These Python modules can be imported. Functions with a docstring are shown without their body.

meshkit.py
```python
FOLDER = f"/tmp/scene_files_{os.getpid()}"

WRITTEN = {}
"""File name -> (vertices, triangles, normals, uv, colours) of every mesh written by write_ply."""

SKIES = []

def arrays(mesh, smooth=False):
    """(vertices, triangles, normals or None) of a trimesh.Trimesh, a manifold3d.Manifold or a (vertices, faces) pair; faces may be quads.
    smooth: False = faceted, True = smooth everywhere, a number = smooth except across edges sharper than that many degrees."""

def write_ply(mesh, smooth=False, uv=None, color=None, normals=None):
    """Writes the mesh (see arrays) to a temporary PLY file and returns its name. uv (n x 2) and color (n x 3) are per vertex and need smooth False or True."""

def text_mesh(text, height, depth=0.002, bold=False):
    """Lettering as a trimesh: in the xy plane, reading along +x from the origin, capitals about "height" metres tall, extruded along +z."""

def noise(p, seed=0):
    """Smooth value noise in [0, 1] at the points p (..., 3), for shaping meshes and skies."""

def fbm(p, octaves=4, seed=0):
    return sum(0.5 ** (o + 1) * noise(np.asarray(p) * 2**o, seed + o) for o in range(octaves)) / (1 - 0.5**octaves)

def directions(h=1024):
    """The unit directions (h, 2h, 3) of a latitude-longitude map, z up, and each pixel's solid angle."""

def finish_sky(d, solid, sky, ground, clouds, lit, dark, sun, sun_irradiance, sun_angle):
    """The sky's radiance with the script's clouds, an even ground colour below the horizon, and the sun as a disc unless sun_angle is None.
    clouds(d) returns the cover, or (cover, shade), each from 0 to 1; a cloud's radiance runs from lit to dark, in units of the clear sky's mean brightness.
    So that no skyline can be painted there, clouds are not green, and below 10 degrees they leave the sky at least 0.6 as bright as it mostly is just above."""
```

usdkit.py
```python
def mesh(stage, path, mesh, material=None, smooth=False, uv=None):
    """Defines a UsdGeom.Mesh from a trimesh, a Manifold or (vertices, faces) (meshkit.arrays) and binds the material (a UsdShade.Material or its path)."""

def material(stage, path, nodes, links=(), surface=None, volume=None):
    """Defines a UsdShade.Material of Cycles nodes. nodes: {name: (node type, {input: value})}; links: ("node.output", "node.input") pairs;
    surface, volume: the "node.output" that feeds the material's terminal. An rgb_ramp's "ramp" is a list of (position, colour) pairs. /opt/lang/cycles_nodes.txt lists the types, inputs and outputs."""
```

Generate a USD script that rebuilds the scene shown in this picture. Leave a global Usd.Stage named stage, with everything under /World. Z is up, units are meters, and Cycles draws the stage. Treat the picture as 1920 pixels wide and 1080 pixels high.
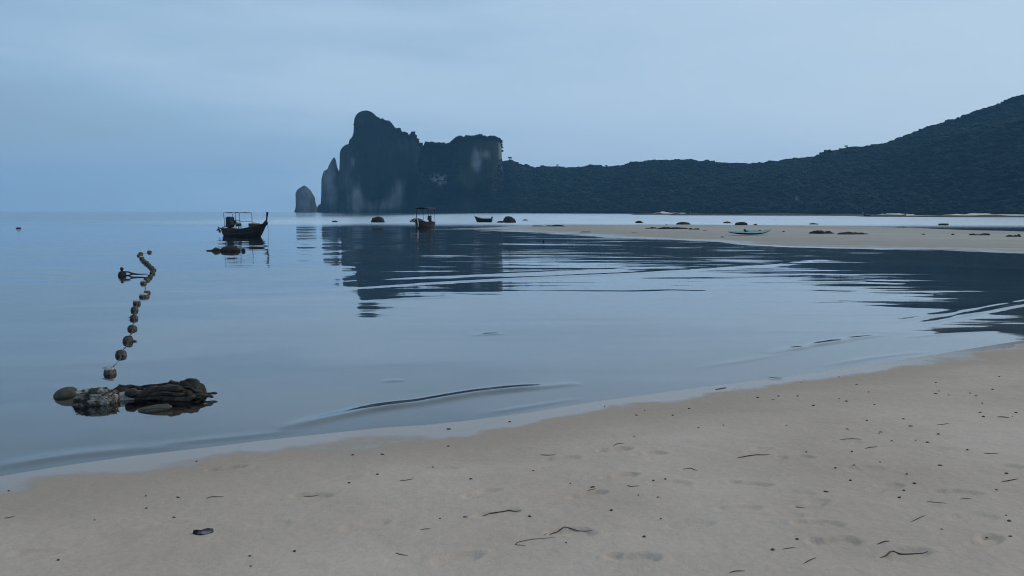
import math
import numpy as np
import trimesh
import meshkit
import usdkit
from pxr import Gf, Sdf, Usd, UsdGeom, UsdLux, UsdShade, Vt

stage = Usd.Stage.CreateInMemory()
UsdGeom.SetStageUpAxis(stage, UsdGeom.Tokens.z)
UsdGeom.SetStageMetersPerUnit(stage, 1.0)
WORLD = UsdGeom.Xform.Define(stage, "/World")
stage.SetDefaultPrim(WORLD.GetPrim())
UsdGeom.Scope.Define(stage, "/World/Looks")
rng = np.random.default_rng(7)
LK = "/World/Looks/"

# ------------------------------------------------------------------ camera
H, F_PX = 2.1, 1450.0                     # eye above the water (m); focal length in pixels of a 1920 wide picture
PITCH, ROLL = math.radians(5.62), math.radians(0.164)
FWD = np.array([0, math.cos(PITCH), -math.sin(PITCH)])
U0 = np.array([0, math.sin(PITCH), math.cos(PITCH)])
X0 = np.array([1.0, 0, 0])
RGT = math.cos(ROLL) * X0 + math.sin(ROLL) * U0
UP = math.cos(ROLL) * U0 - math.sin(ROLL) * X0
EYE = np.array([0, 0, H])
cam = UsdGeom.Camera.Define(stage, "/World/camera")
cam.CreateHorizontalApertureAttr(36.0)
cam.CreateVerticalApertureAttr(36.0 * 9 / 16)
cam.CreateFocalLengthAttr(36.0 * F_PX / 1920)
cam.CreateClippingRangeAttr(Gf.Vec2f(0.05, 60000))
cam.CreateExposureAttr(0.0)
cam.AddTransformOp().Set(Gf.Matrix4d(*RGT, 0, *UP, 0, *(-FWD), 0, *EYE, 1))

# ------------------------------------------------------------------ sky and sun (overcast dawn)
SUN_AZ, SUN_EL = math.radians(75), math.radians(38)      # azimuth from +y towards +x
SUN_DIR = np.array([math.sin(SUN_AZ) * math.cos(SUN_EL), math.cos(SUN_AZ) * math.cos(SUN_EL), math.sin(SUN_EL)])
SKY_STRENGTH, SUN_INT = 0.10, 0.4
sky = UsdLux.DomeLight.Define(stage, "/World/sky")
CL = lambda r, g, b, k=1.0: (r * k / SKY_STRENGTH, g * k / SKY_STRENGTH, b * k / SKY_STRENGTH)
sky_mat = usdkit.material(stage, LK + "sky_material", {
    "sky": ("sky_texture", {"sky_type": "single_scattering", "sun_disc": False, "sun_elevation": SUN_EL,
                            "sun_rotation": SUN_AZ, "aerosol_density": 2.0}),
    "tc": ("texture_coordinate", {}),
    "map": ("mapping", {"mapping_type": "point", "scale": (1.0, 1.0, 4.5), "rotation": (0.06, -0.05, 0.3), "location": (0.7, 1.9, 0.35)}),
    "n1": ("noise_texture", {"scale": 1.3, "detail": 5.0, "roughness": 0.48, "distortion": 0.25}),
    "n2": ("noise_texture", {"scale": 4.5, "detail": 4.0, "roughness": 0.5}),
    "comb": ("math", {"math_type": "multiply_add", "value2": 0.22}),
    "n1s": ("math", {"math_type": "multiply_add", "value2": 0.62, "value3": 0.115}),
    "sunside": ("vector_math", {"math_type": "dot_product", "vector2": (math.sin(SUN_AZ), math.cos(SUN_AZ), 0.0)}),
    "glow": ("math", {"math_type": "multiply_add", "value2": 0.44}),
    "tone": ("rgb_ramp", {"ramp": [(0.0, CL(.27, .42, .56)), (0.36, CL(.29, .44, .595)), (0.5, CL(.325, .505, .69)),
                                   (0.64, CL(.435, .605, .785)), (1.0, CL(.56, .71, .84))]}),
    "mix": ("mix_color", {"fac": 0.93}),
    "bg": ("background_shader", {"strength": SKY_STRENGTH}),
}, [("tc.generated", "map.vector"), ("map.vector", "n1.vector"), ("map.vector", "n2.vector"),
    ("n1.fac", "n1s.value1"), ("n2.fac", "comb.value1"), ("n1s.value", "comb.value3"), ("tc.generated", "sunside.vector1"), ("sunside.value", "glow.value1"), ("comb.value", "glow.value3"), ("glow.value", "tone.fac"),
    ("sky.color", "mix.a"), ("tone.color", "mix.b"), ("mix.result", "bg.color")], surface="bg.background")
UsdShade.MaterialBindingAPI.Apply(sky.GetPrim()).Bind(sky_mat)
sun = UsdLux.DistantLight.Define(stage, "/World/sun")
sun.CreateNormalizeAttr(True)
sun.CreateIntensityAttr(SUN_INT)
sun.CreateAngleAttr(25.0)
sun.CreateColorAttr(Gf.Vec3f(1.0, 0.86, 0.68))
_z = SUN_DIR
_x = np.cross([0, 0, 1.0], _z); _x /= np.linalg.norm(_x)
_y = np.cross(_z, _x)
sun.AddTransformOp().Set(Gf.Matrix4d(*_x, 0, *_y, 0, *_z, 0, 0, 0, 0, 1))

# ------------------------------------------------------------------ helpers
used = {}


def numbered(path):
    n = used.get(path, 0)
    used[path] = n + 1
    return path if n == 0 else f"{path}_{n:03d}"


def tag(p, label=None, cat=None, group=None, kind=None):
    p = p.GetPrim() if hasattr(p, "GetPrim") else p
    for k, v in (("label", label), ("category", cat), ("group", group), ("kind", kind)):
        if v:
            p.SetCustomDataByKey(k, v)
    return p


tag(sky, "pale blue overcast sky with soft cloud bands", "sky", kind="structure")


def thing(name, label, cat, loc=(0, 0, 0), rotz=0.0, group=None):
    x = UsdGeom.Xform.Define(stage, numbered("/World/" + name))
    x.AddTranslateOp().Set(Gf.Vec3d(*map(float, loc)))
    if rotz:
        x.AddRotateZOp().Set(math.degrees(rotz))
    return tag(x, label, cat, group)


def obj(name, mesh, mat, parent=None, smooth=False):
    base = str(parent.GetPath()) if parent is not None else "/World"
    return usdkit.mesh(stage, numbered(base + "/" + name), mesh, mat, smooth=smooth).GetPrim()


def ray(px, py):
    d = FWD + RGT * ((px - 960) / F_PX) - UP * ((py - 540) / F_PX)
    return d


def at(px, py, z=0.0):
    """The point at height z that the photograph shows at this pixel."""
    d = ray(px, py)
    return EYE + d * ((z - H) / d[2])


def at_depth(px, py, depth):
    d = ray(px, py)
    return EYE + d * (depth / d[1])


def horizon(px):
    return 397.2 + (px - 960) * math.tan(ROLL)


def px_per_m(p):
    return F_PX / p[1]


def cat(*ms):
    ms = [m for m in ms if m is not None]
    return trimesh.util.concatenate(ms)


def tube(pts, rad, n=8, cap=True):
    """A tapered tube along pts; rad a number or one per point."""
    pts = np.asarray(pts, float)
    rad = np.broadcast_to(np.asarray(rad, float), (len(pts),))
    t = np.gradient(pts, axis=0)
    t /= np.maximum(np.linalg.norm(t, axis=1, keepdims=True), 1e-9)
    ref = np.array([0, 0, 1.0]) if abs(t[:, 2]).mean() < 0.8 else np.array([1.0, 0, 0])
    a = np.cross(t, ref); a /= np.maximum(np.linalg.norm(a, axis=1, keepdims=True), 1e-9)
    b = np.cross(a, t)
    ang = np.arange(n) / n * 2 * np.pi
    v = (pts[:, None] + rad[:, None, None] * (np.cos(ang)[None, :, None] * a[:, None] + np.sin(ang)[None, :, None] * b[:, None])).reshape(-1, 3)
    f = []
    for i in range(len(pts) - 1):
        for k in range(n):
            k2 = (k + 1) % n
            f += [[i * n + k, i * n + k2, (i + 1) * n + k2], [i * n + k, (i + 1) * n + k2, (i + 1) * n + k]]
    if cap:
        v = np.vstack([v, pts[:1], pts[-1:]])
        c0, c1 = len(v) - 2, len(v) - 1
        m = (len(pts) - 1) * n
        for k in range(n):
            k2 = (k + 1) % n
            f += [[c0, k2, k], [c1, m + k, m + k2]]
    return trimesh.Trimesh(v, np.array(f)[:, ::-1], process=False)


def box(size, loc=(0, 0, 0), rot=None, bevel=0.0):
    if bevel:
        import manifold3d as m3
        s = np.asarray(size, float) / 2 - bevel
        pts = np.array([[i * s[0], j * s[1], k * s[2]] for i in (-1, 1) for j in (-1, 1) for k in (-1, 1)])
        allp = np.vstack([pts + e for e in np.vstack([np.eye(3), -np.eye(3)]) * bevel])
        m = trimesh.Trimesh(allp, []).convex_hull if False else trimesh.convex.convex_hull(allp)
    else:
        m = trimesh.creation.box(size)
    if rot is not None:
        m.apply_transform(trimesh.transformations.euler_matrix(*rot))
    m.apply_translation(loc)
    return m


def rock(size, seed, rough=0.22, sub=3, freq=1.5, flat=None, blocky=0.0, ridged=0.0):
    m = trimesh.creation.icosphere(subdivisions=sub)
    v = np.array(m.vertices)
    d = v.copy()
    if blocky:
        q = np.sign(v) * np.abs(v) ** (1 - blocky)
        d = q / np.maximum(np.linalg.norm(q, axis=1, keepdims=True), 1e-9) * (1 + blocky * 0.3 * (np.abs(v).max(1, keepdims=True) < 0.8))
    n = meshkit.fbm(v * freq + seed * 3.17 + 40, 4, seed) - 0.5
    n2 = meshkit.fbm(v * freq * 3.2 + seed * 1.7 + 90, 3, seed + 5) - 0.5
    r = 1 + rough * 2 * n + rough * 0.7 * n2
    if ridged:
        rd = np.abs(meshkit.fbm(v * freq * 4.5 + seed + 11, 3, seed + 9) - 0.5)
        r = r - ridged * (0.25 - rd)
    d = d * r[:, None] * np.asarray(size) / 2.0
    if flat is not None:
        d[:, 2] = np.maximum(d[:, 2], flat)
    return trimesh.Trimesh(d, m.faces, process=False)


def smoothstep(a, b, x):
    t = np.clip((np.asarray(x, float) - a) / (b - a), 0, 1)
    return t * t * (3 - 2 * t)


def grid_faces(nr, nc):
    i = np.arange(nr - 1)[:, None] * nc + np.arange(nc - 1)[None]
    return np.stack([i, i + 1, i + nc + 1, i + nc], -1).reshape(-1, 4)


def quad_mesh(path, v, faces, mat, normals=True):
    m = usdkit.mesh(stage, path, (v, faces), mat, smooth=True if normals else False)
    return m.GetPrim()


def grow(start, end, step, rate):
    """Coordinates from start to end whose spacing grows by rate."""
    out, s, x = [], step, start
    sgn = 1 if end > start else -1
    while (end - x) * sgn > 0:
        s *= rate
        x += sgn * s
        out.append(x)
    return out


# ------------------------------------------------------------------ materials
def simple(name, col, rough=0.6, col2=None, scale=6.0, bump=0.0, bump_scale=30.0, spec=0.12, metallic=0.0, coord="geo", contrast=(0.35, 0.65)):
    nodes = {"p": ("principled_bsdf", {"base_color": col, "roughness": rough, "specular_ior_level": spec, "metallic": metallic})}
    links = []
    if col2 is not None:
        nodes["tc"] = ("texture_coordinate", {})
        nodes["n"] = ("noise_texture", {"scale": scale, "detail": 5.0, "roughness": 0.6})
        nodes["r"] = ("rgb_ramp", {"ramp": [(contrast[0], col), (contrast[1], col2)]})
        links += [("tc.object", "n.vector"), ("n.fac", "r.fac"), ("r.color", "p.base_color")]
    if bump:
        nodes.setdefault("tc", ("texture_coordinate", {}))
        nodes["bn"] = ("noise_texture", {"scale": bump_scale, "detail": 4.0, "roughness": 0.6})
        nodes["b"] = ("bump", {"strength": 1.0, "distance": bump})
        links += [("tc.object", "bn.vector"), ("bn.fac", "b.height"), ("b.normal", "p.normal")]
    return usdkit.material(stage, LK + name, nodes, links, surface="p.BSDF")


M_rock = simple("dark_rock", (0.013, 0.013, 0.012), 0.75, (0.036, 0.034, 0.031), 7.0, 0.01, 25)
M_coral = simple("coral_rock", (0.035, 0.032, 0.028), 0.8, (0.34, 0.325, 0.30), 9.0, 0.012, 40, contrast=(0.46, 0.66))
M_boulder = simple("mossy_boulder", (0.035, 0.036, 0.028), 0.6, (0.075, 0.07, 0.055), 6.0, 0.006, 30)
M_wood = simple("wet_driftwood", (0.016, 0.014, 0.012), 0.6, (0.06, 0.05, 0.042), 9.0, 0.006, 40)
M_plank = simple("weathered_plank", (0.16, 0.155, 0.15), 0.7, (0.33, 0.32, 0.30), 12.0, 0.003, 60)
M_twig = simple("dried_twig", (0.045, 0.04, 0.03), 0.8, (0.12, 0.105, 0.08), 40.0)
M_speck = simple("beach_litter", (0.03, 0.026, 0.02), 0.8, (0.10, 0.085, 0.065), 60.0)
M_shell = simple("grey_shell", (0.010, 0.010, 0.012), 0.6, (0.16, 0.16, 0.17), 18.0, contrast=(0.45, 0.62))
M_float = simple("overgrown_float", (0.035, 0.033, 0.027), 0.75, (0.12, 0.115, 0.10), 16.0, 0.004, 50, contrast=(0.42, 0.72))
M_floatcap = simple("float_cap", (0.20, 0.20, 0.19), 0.6, (0.36, 0.36, 0.34), 20.0)
M_rope = simple("old_rope", (0.05, 0.047, 0.04), 0.9)
M_hull = simple("hull_planks", (0.013, 0.012, 0.013), 0.6, (0.028, 0.025, 0.026), 3.0, 0.002, 30)
M_hullpanel = simple("red_brown_bow_panel", (0.045, 0.018, 0.017), 0.5)
M_trim = simple("dark_trim_wood", (0.05, 0.042, 0.038), 0.55)
M_engine = simple("greasy_engine", (0.010, 0.010, 0.011), 0.5, (0.03, 0.03, 0.03), 9.0, spec=0.4)
M_steel = simple("dull_steel", (0.02, 0.02, 0.022), 0.5)
M_navy = simple("navy_post_paint", (0.012, 0.018, 0.04), 0.5)
M_canvas = simple("canopy_canvas", (0.018, 0.020, 0.032), 0.8, (0.04, 0.04, 0.055), 4.0)
M_white = simple("white_boat_paint", (0.62, 0.62, 0.60), 0.5, (0.40, 0.40, 0.40), 3.0)
M_cloth = simple("pale_cloth", (0.34, 0.34, 0.37), 0.85)
M_teal = simple("teal_kayak_plastic", (0.12, 0.24, 0.27), 0.45, (0.17, 0.29, 0.31), 2.5)
M_tealdk = simple("dark_kayak_bottom", (0.010, 0.022, 0.028), 0.5)
M_farsand = simple("far_beach_sand", (0.50, 0.46, 0.40), 0.9)
M_reef = simple("dark_reef", (0.018, 0.017, 0.015), 0.8, (0.04, 0.037, 0.03), 0.2)
M_bark = simple("bark", (0.05, 0.04, 0.03), 0.9)

SAND_A, SAND_B = (0.415, 0.351, 0.300), (0.348, 0.288, 0.238)


def sand_material(name, a, b, wet_lo, wet_hi):
    return usdkit.material(stage, LK + name, {
        "g": ("geometry", {}),
        "sep": ("separate_xyz", {}),
        "big": ("noise_texture", {"scale": 0.55, "detail": 4.0, "roughness": 0.55}),
        "bigr": ("map_range", {"from_min": 0.35, "from_max": 0.68, "clamp": True}),
        "fine": ("noise_texture", {"scale": 22.0, "detail": 5.0, "roughness": 0.65}),
        "finer": ("map_range", {"from_min": 0.3, "from_max": 0.7, "to_min": 0.93, "to_max": 1.05, "clamp": True}),
        "grain": ("noise_texture", {"scale": 380.0, "detail": 2.0, "roughness": 0.6}),
        "grainr": ("map_range", {"from_min": 0.3, "from_max": 0.7, "to_min": 0.93, "to_max": 1.07, "clamp": True}),
        "tone": ("mix_color", {"a": a, "b": b}),
        "m1": ("vector_math", {"math_type": "scale"}),
        "m2": ("vector_math", {"math_type": "scale"}),
        "edge": ("noise_texture", {"scale": 1.1, "detail": 4.0, "roughness": 0.55}),
        "edger": ("map_range", {"from_min": 0.3, "from_max": 0.7, "to_min": -0.012, "to_max": 0.012}),
        "zz": ("math", {"math_type": "add"}),
        "damp": ("map_range", {"range_type": "smoothstep", "from_min": wet_hi, "from_max": wet_hi * 3.2, "to_min": 1.0, "to_max": 0.0, "clamp": True}),
        "wet": ("map_range", {"range_type": "smoothstep", "from_min": wet_lo, "from_max": wet_hi, "to_min": 1.0, "to_max": 0.0, "clamp": True}),
        "dampc": ("mix_color", {"b": tuple(x * 0.78 for x in b)}),
        "dampf": ("math", {"math_type": "multiply", "value2": 0.7}),
        "wetc": ("mix_color", {"b": tuple(x * 0.66 for x in b)}),
        "rough": ("mix_float", {"a": 0.9, "b": 0.16}),
        "spec": ("mix_float", {"a": 0.12, "b": 0.5}),
        "bn": ("noise_texture", {"scale": 7.0, "detail": 7.0, "roughness": 0.68}),
        "bump": ("bump", {"distance": 0.022, "strength": 0.8}),
        "bs": ("mix_float", {"a": 0.8, "b": 0.06}),
        "p": ("principled_bsdf", {"diffuse_roughness": 0.0}),
    }, [("g.position", "sep.vector"), ("g.position", "big.vector"), ("g.position", "fine.vector"), ("g.position", "grain.vector"),
        ("big.fac", "bigr.value"), ("fine.fac", "finer.value"), ("grain.fac", "grainr.value"), ("bigr.result", "tone.fac"),
        ("tone.result", "m1.vector1"), ("finer.result", "m1.scale"), ("m1.vector", "m2.vector1"), ("grainr.result", "m2.scale"),
        ("g.position", "edge.vector"), ("edge.fac", "edger.value"), ("sep.z", "zz.value1"), ("edger.result", "zz.value2"),
        ("zz.value", "damp.value"), ("zz.value", "wet.value"),
        ("m2.vector", "dampc.a"), ("damp.result", "dampf.value1"), ("dampf.value", "dampc.fac"),
        ("dampc.result", "wetc.a"), ("wet.result", "wetc.fac"), ("wetc.result", "p.base_color"),
        ("wet.result", "rough.fac"), ("rough.result", "p.roughness"), ("wet.result", "spec.fac"), ("spec.result", "p.specular_ior_level"),
        ("g.position", "bn.vector"), ("bn.fac", "bump.height"), ("wet.result", "bs.fac"), ("bs.result", "bump.strength"), ("bump.normal", "p.normal")],
        surface="p.BSDF")


M_sand = sand_material("beach_sand", SAND_A, SAND_B, 0.016, 0.031)
M_bar = sand_material("sandbar_sand", (0.34, 0.335, 0.31), (0.29, 0.28, 0.255), 0.012, 0.075)

M_water = usdkit.material(stage, LK + "sea_water", {
    "g": ("geometry", {}),
    "sep": ("separate_xyz", {}),
    # three wave trains; crests run roughly along x
    "ma": ("mapping", {"mapping_type": "point", "scale": (0.08, 0.42, 1.0), "rotation": (0, 0, -0.06)}),
    "na": ("noise_texture", {"scale": 1.0, "detail": 2.0, "roughness": 0.5, "distortion": 0.4}),
    "mb": ("mapping", {"mapping_type": "point", "scale": (0.55, 1.9, 1.0), "rotation": (0, 0, -0.16)}),
    "nb": ("noise_texture", {"scale": 1.0, "detail": 2.0, "roughness": 0.5}),
    "mc": ("mapping", {"mapping_type": "point", "scale": (0.022, 0.09, 1.0), "rotation": (0, 0, 0.05)}),
    "nc": ("noise_texture", {"scale": 1.0, "detail": 2.0, "roughness": 0.5}),
    "patch": ("noise_texture", {"scale": 0.045, "detail": 3.0, "roughness": 0.55}),
    "patchr": ("map_range", {"from_min": 0.38, "from_max": 0.68, "to_min": 0.4, "to_max": 2.4, "clamp": True}),
    # sheltered lagoon close in, breezier water beyond the bar
    "far": ("map_range", {"range_type": "smoothstep", "from_min": 95.0, "from_max": 170.0, "to_min": 1.0, "to_max": 5.0, "clamp": True}),
    "ha": ("math", {"math_type": "multiply", "value2": 0.030}),
    "hb": ("math", {"math_type": "multiply_add", "value2": 0.0026}),
    "hc": ("math", {"math_type": "multiply_add", "value2": 0.06}),
    "amp": ("math", {"math_type": "multiply"}),
    "amp2": ("math", {"math_type": "multiply"}),
    "bump": ("bump", {"distance": 1.0, "strength": 1.0, "use_object_space": False}),
    "fr": ("fresnel", {"IOR": 1.333}),
    "frp": ("math", {"math_type": "power", "value2": 0.67}),
    "chop": ("map_range", {"range_type": "smoothstep", "from_min": 90.0, "from_max": 150.0, "to_min": 0.0, "to_max": 1.0, "clamp": True}),
    "breeze": ("map_range", {"range_type": "smoothstep", "from_min": -95.0, "from_max": -30.0, "to_min": 0.05, "to_max": 0.22, "clamp": True}),
    "chopm": ("math", {"math_type": "multiply_add", "value3": 0.03}),
    "gl": ("glossy_bsdf", {"color": (0.97, 0.98, 1.0), "roughness": 0.03}),
    "tr": ("transparent_bsdf", {"color": (0.80, 0.81, 0.79)}),
    "mix": ("mix_closure", {}),
}, [("g.position", "sep.vector"), ("g.position", "ma.vector"), ("ma.vector", "na.vector"), ("g.position", "mb.vector"), ("mb.vector", "nb.vector"),
    ("g.position", "mc.vector"), ("mc.vector", "nc.vector"), ("g.position", "patch.vector"), ("patch.fac", "patchr.value"), ("sep.y", "far.value"),
    ("na.fac", "ha.value1"), ("nb.fac", "hb.value1"), ("ha.value", "hb.value3"), ("nc.fac", "hc.value1"), ("hb.value", "hc.value3"),
    ("hc.value", "amp.value1"), ("patchr.result", "amp.value2"), ("amp.value", "amp2.value1"), ("far.result", "amp2.value2"),
    ("amp2.value", "bump.height"), ("bump.normal", "gl.normal"), ("bump.normal", "fr.normal"),
    ("fr.fac", "frp.value1"), ("frp.value", "mix.fac"), ("sep.y", "chop.value"), ("chop.result", "chopm.value1"), ("sep.x", "breeze.value"), ("breeze.result", "chopm.value2"), ("chopm.value", "gl.roughness"), ("tr.BSDF", "mix.closure1"), ("gl.BSDF", "mix.closure2")], surface="mix.closure")

M_seabed = simple("seabed_silt", (0.085, 0.115, 0.14), 0.9, (0.125, 0.15, 0.17), 0.12)

M_cliff = usdkit.material(stage, LK + "limestone_cliff", {
    "g": ("geometry", {}),
    "att": ("attribute", {"attribute": "bare"}),
    "m": ("mapping", {"mapping_type": "point", "scale": (0.09, 0.09, 0.016)}),
    "n": ("noise_texture", {"scale": 1.0, "detail": 5.0, "roughness": 0.62, "distortion": 0.6}),
    "s": ("math", {"math_type": "multiply_add", "value2": 0.9, "value3": -0.45}),
    "a": ("math", {"math_type": "add"}),
    "r": ("map_range", {"range_type": "smoothstep", "from_min": 0.02, "from_max": 0.66, "clamp": True}),
    "n2": ("noise_texture", {"scale": 0.05, "detail": 6.0, "roughness": 0.7}),
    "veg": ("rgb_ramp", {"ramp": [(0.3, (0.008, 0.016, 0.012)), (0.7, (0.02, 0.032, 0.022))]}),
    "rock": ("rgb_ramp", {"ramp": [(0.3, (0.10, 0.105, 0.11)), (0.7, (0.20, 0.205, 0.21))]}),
    "c": ("mix_color", {}),
    "p": ("principled_bsdf", {"roughness": 0.95, "specular_ior_level": 0.1}),
}, [("g.position", "m.vector"), ("m.vector", "n.vector"), ("n.fac", "s.value1"), ("s.value", "a.value1"), ("att.fac", "a.value2"),
    ("a.value", "r.value"), ("r.result", "c.fac"), ("g.position", "n2.vector"), ("n2.fac", "veg.fac"), ("n2.fac", "rock.fac"),
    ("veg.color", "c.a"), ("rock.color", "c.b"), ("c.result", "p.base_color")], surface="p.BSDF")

M_leaf = usdkit.material(stage, LK + "forest_leaf", {
    "g": ("geometry", {}), "oi": ("object_info", {}),
    "n": ("noise_texture", {"scale": 0.02, "detail": 6.0, "roughness": 0.75}),
    "a": ("math", {"math_type": "multiply_add", "value2": 0.35, "value3": -0.17}),
    "s": ("math", {"math_type": "add"}),
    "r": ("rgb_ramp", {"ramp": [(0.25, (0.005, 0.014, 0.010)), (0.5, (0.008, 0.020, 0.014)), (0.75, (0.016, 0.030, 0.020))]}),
    "p": ("principled_bsdf", {"roughness": 0.85, "specular_ior_level": 0.15}),
}, [("g.position", "n.vector"), ("oi.random", "a.value1"), ("n.fac", "s.value1"), ("a.value", "s.value2"), ("s.value", "r.fac"), ("r.color", "p.base_color")], surface="p.BSDF")

M_haze = usdkit.material(stage, LK + "haze_air", {
    "v": ("principled_volume", {"color": (0.24, 0.58, 1.0), "density": 0.000115, "anisotropy": 0.0}),
}, [], volume="v.volume")

# ------------------------------------------------------------------ beach (with the seabed off it)
SHORE_PX = [(0, 893), (130, 872), (250, 855), (400, 838), (500, 825), (620, 812), (720, 802), (800, 797), (880, 788), (1000, 772), (1120, 753),
            (1200, 742), (1400, 716), (1520, 700), (1640, 682), (1780, 660), (1920, 638)]
SH = np.array([at(*p)[:2] for p in SHORE_PX])
l0 = SH[0] + (SH[0] - SH[3]) / np.linalg.norm(SH[0] - SH[3]) * np.array([400, 400])
r0 = SH[-1] + (SH[-1] - SH[-5]) / np.linalg.norm(SH[-1] - SH[-5]) * 3000
SHX = np.concatenate([[l0[0]], SH[:, 0], [r0[0]]])
SHY = np.concatenate([[l0[1]], SH[:, 1], [r0[1]]])


def shore_s(x, y):
    """Metres inland from the waterline (negative in the water)."""
    return (np.interp(x, SHX, SHY) - y) * 0.90


def beach_base(x, y):
    s = shore_s(x, y)
    land = 0.052 * s - 0.0009 * np.minimum(s, 20) ** 2 * 0.5
    sea = np.where(s > -7, 0.045 * s, -0.315 + 0.012 * (s + 7))
    sea = np.maximum(sea, -3.0)
    return np.where(s > 0, np.minimum(land, 0.8), sea)


PRINTS = [(930, 968, .0), (1065, 1002, .1), (1000, 1018, .15), (1695, 1045, 0), (1480, 924, .1), (1520, 948, .1), (1310, 1008, .4), (1290, 985, .2),
          (900, 930, .2), (500, 985, .25), (560, 1028, .2), (1160, 895, .2), (1250, 905, .1), (1215, 852, 0), (1700, 990, .1), (1790, 925, 0), (1850, 1020, .2),
          (60, 1040, .1), (200, 968, .1), (300, 985, .1), (580, 930, .1), (1100, 930, .2), (760, 1030, .1), (1400, 905, 0), (1750, 845, .1), (1880, 880, .2),
          (1600, 955, .1), (1420, 845, .1), (1530, 985, .1), (1580, 830, 0), (1345, 1055, .2), (1180, 1050, .1), (680, 990, .2), (420, 880, .1), (480, 890, .1),
          (1660, 915, .1), (1560, 1020, .1), (1820, 970, .1), (1030, 900, .1), (820, 880, .1), (1050, 860, .1), (1150, 845, .0), (350, 1050, .1), (850, 1050, .1),
          (1460, 970, .1), (1380, 955, .2), (1720, 880, .1), (1620, 880, .1), (1490, 860, .1), (640, 900, .1)]


def at_beach(px, py):
    z = 0.1
    for _ in range(12):
        p = at(px, py, z)
        z = float(beach_base(p[0], p[1]))
    return at(px, py, z)


PR = [(at_beach(a, b), c) for a, b, c in PRINTS]


def beach_height(x, y):
    z = beach_base(x, y)
    s = shore_s(x, y)
    p = np.stack([x, y, 0 * x], -1)
    dry = smoothstep(0.2, 1.6, s)
    near = (np.abs(x) < 40) & (y < 40)
    und = (meshkit.fbm(p * np.array([0.5, 0.9, 1]), 3, 3) - 0.5) * 0.05
    fine = (meshkit.fbm(p * np.array([2.2, 3.4, 1]), 4, 8) - 0.5) * 0.022
    rip = (meshkit.noise(p * np.array([1.2, 7.0, 1]) + np.stack([0 * x, 1.5 * meshkit.noise(p * 0.8, 4), 0 * x], -1), 21) - 0.5) * 0.008
    z = z + near * (und * smoothstep(-0.2, 1.2, s) * 0.8 + (fine + rip) * dry)
    k = 0
    for c, th in PR:
        k += 1
        m = (np.abs(x - c[0]) < 0.35) & (np.abs(y - c[1]) < 0.35)
        if not m.any():
            continue
        dx, dy = x[m] - c[0], y[m] - c[1]
        th2 = th + 0.35 * math.sin(k * 2.3)
        u, w = dx * math.cos(th2) + dy * math.sin(th2), -dx * math.sin(th2) + dy * math.cos(th2)
        wob = 0.045 * (meshkit.noise(np.stack([u * 9 + k, w * 9, 0 * u], -1), k) - 0.5)
        heel = np.hypot((u + 0.075) / 0.062, (w + wob) / 0.05)
        ball = np.hypot((u - 0.06) / 0.105, (w + wob - 0.012) / 0.062)
        d = np.minimum(heel, ball)
        depth = (0.007 + 0.013 * ((k * 7) % 5) / 5) * (0.0 if k % 4 == 3 else 1)
        z[m] += -depth * (1 - smoothstep(0.84, 1.05, d)) + 0.35 * depth * np.exp(-((d - 1.3) / 0.28) ** 2)
    return z


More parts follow.
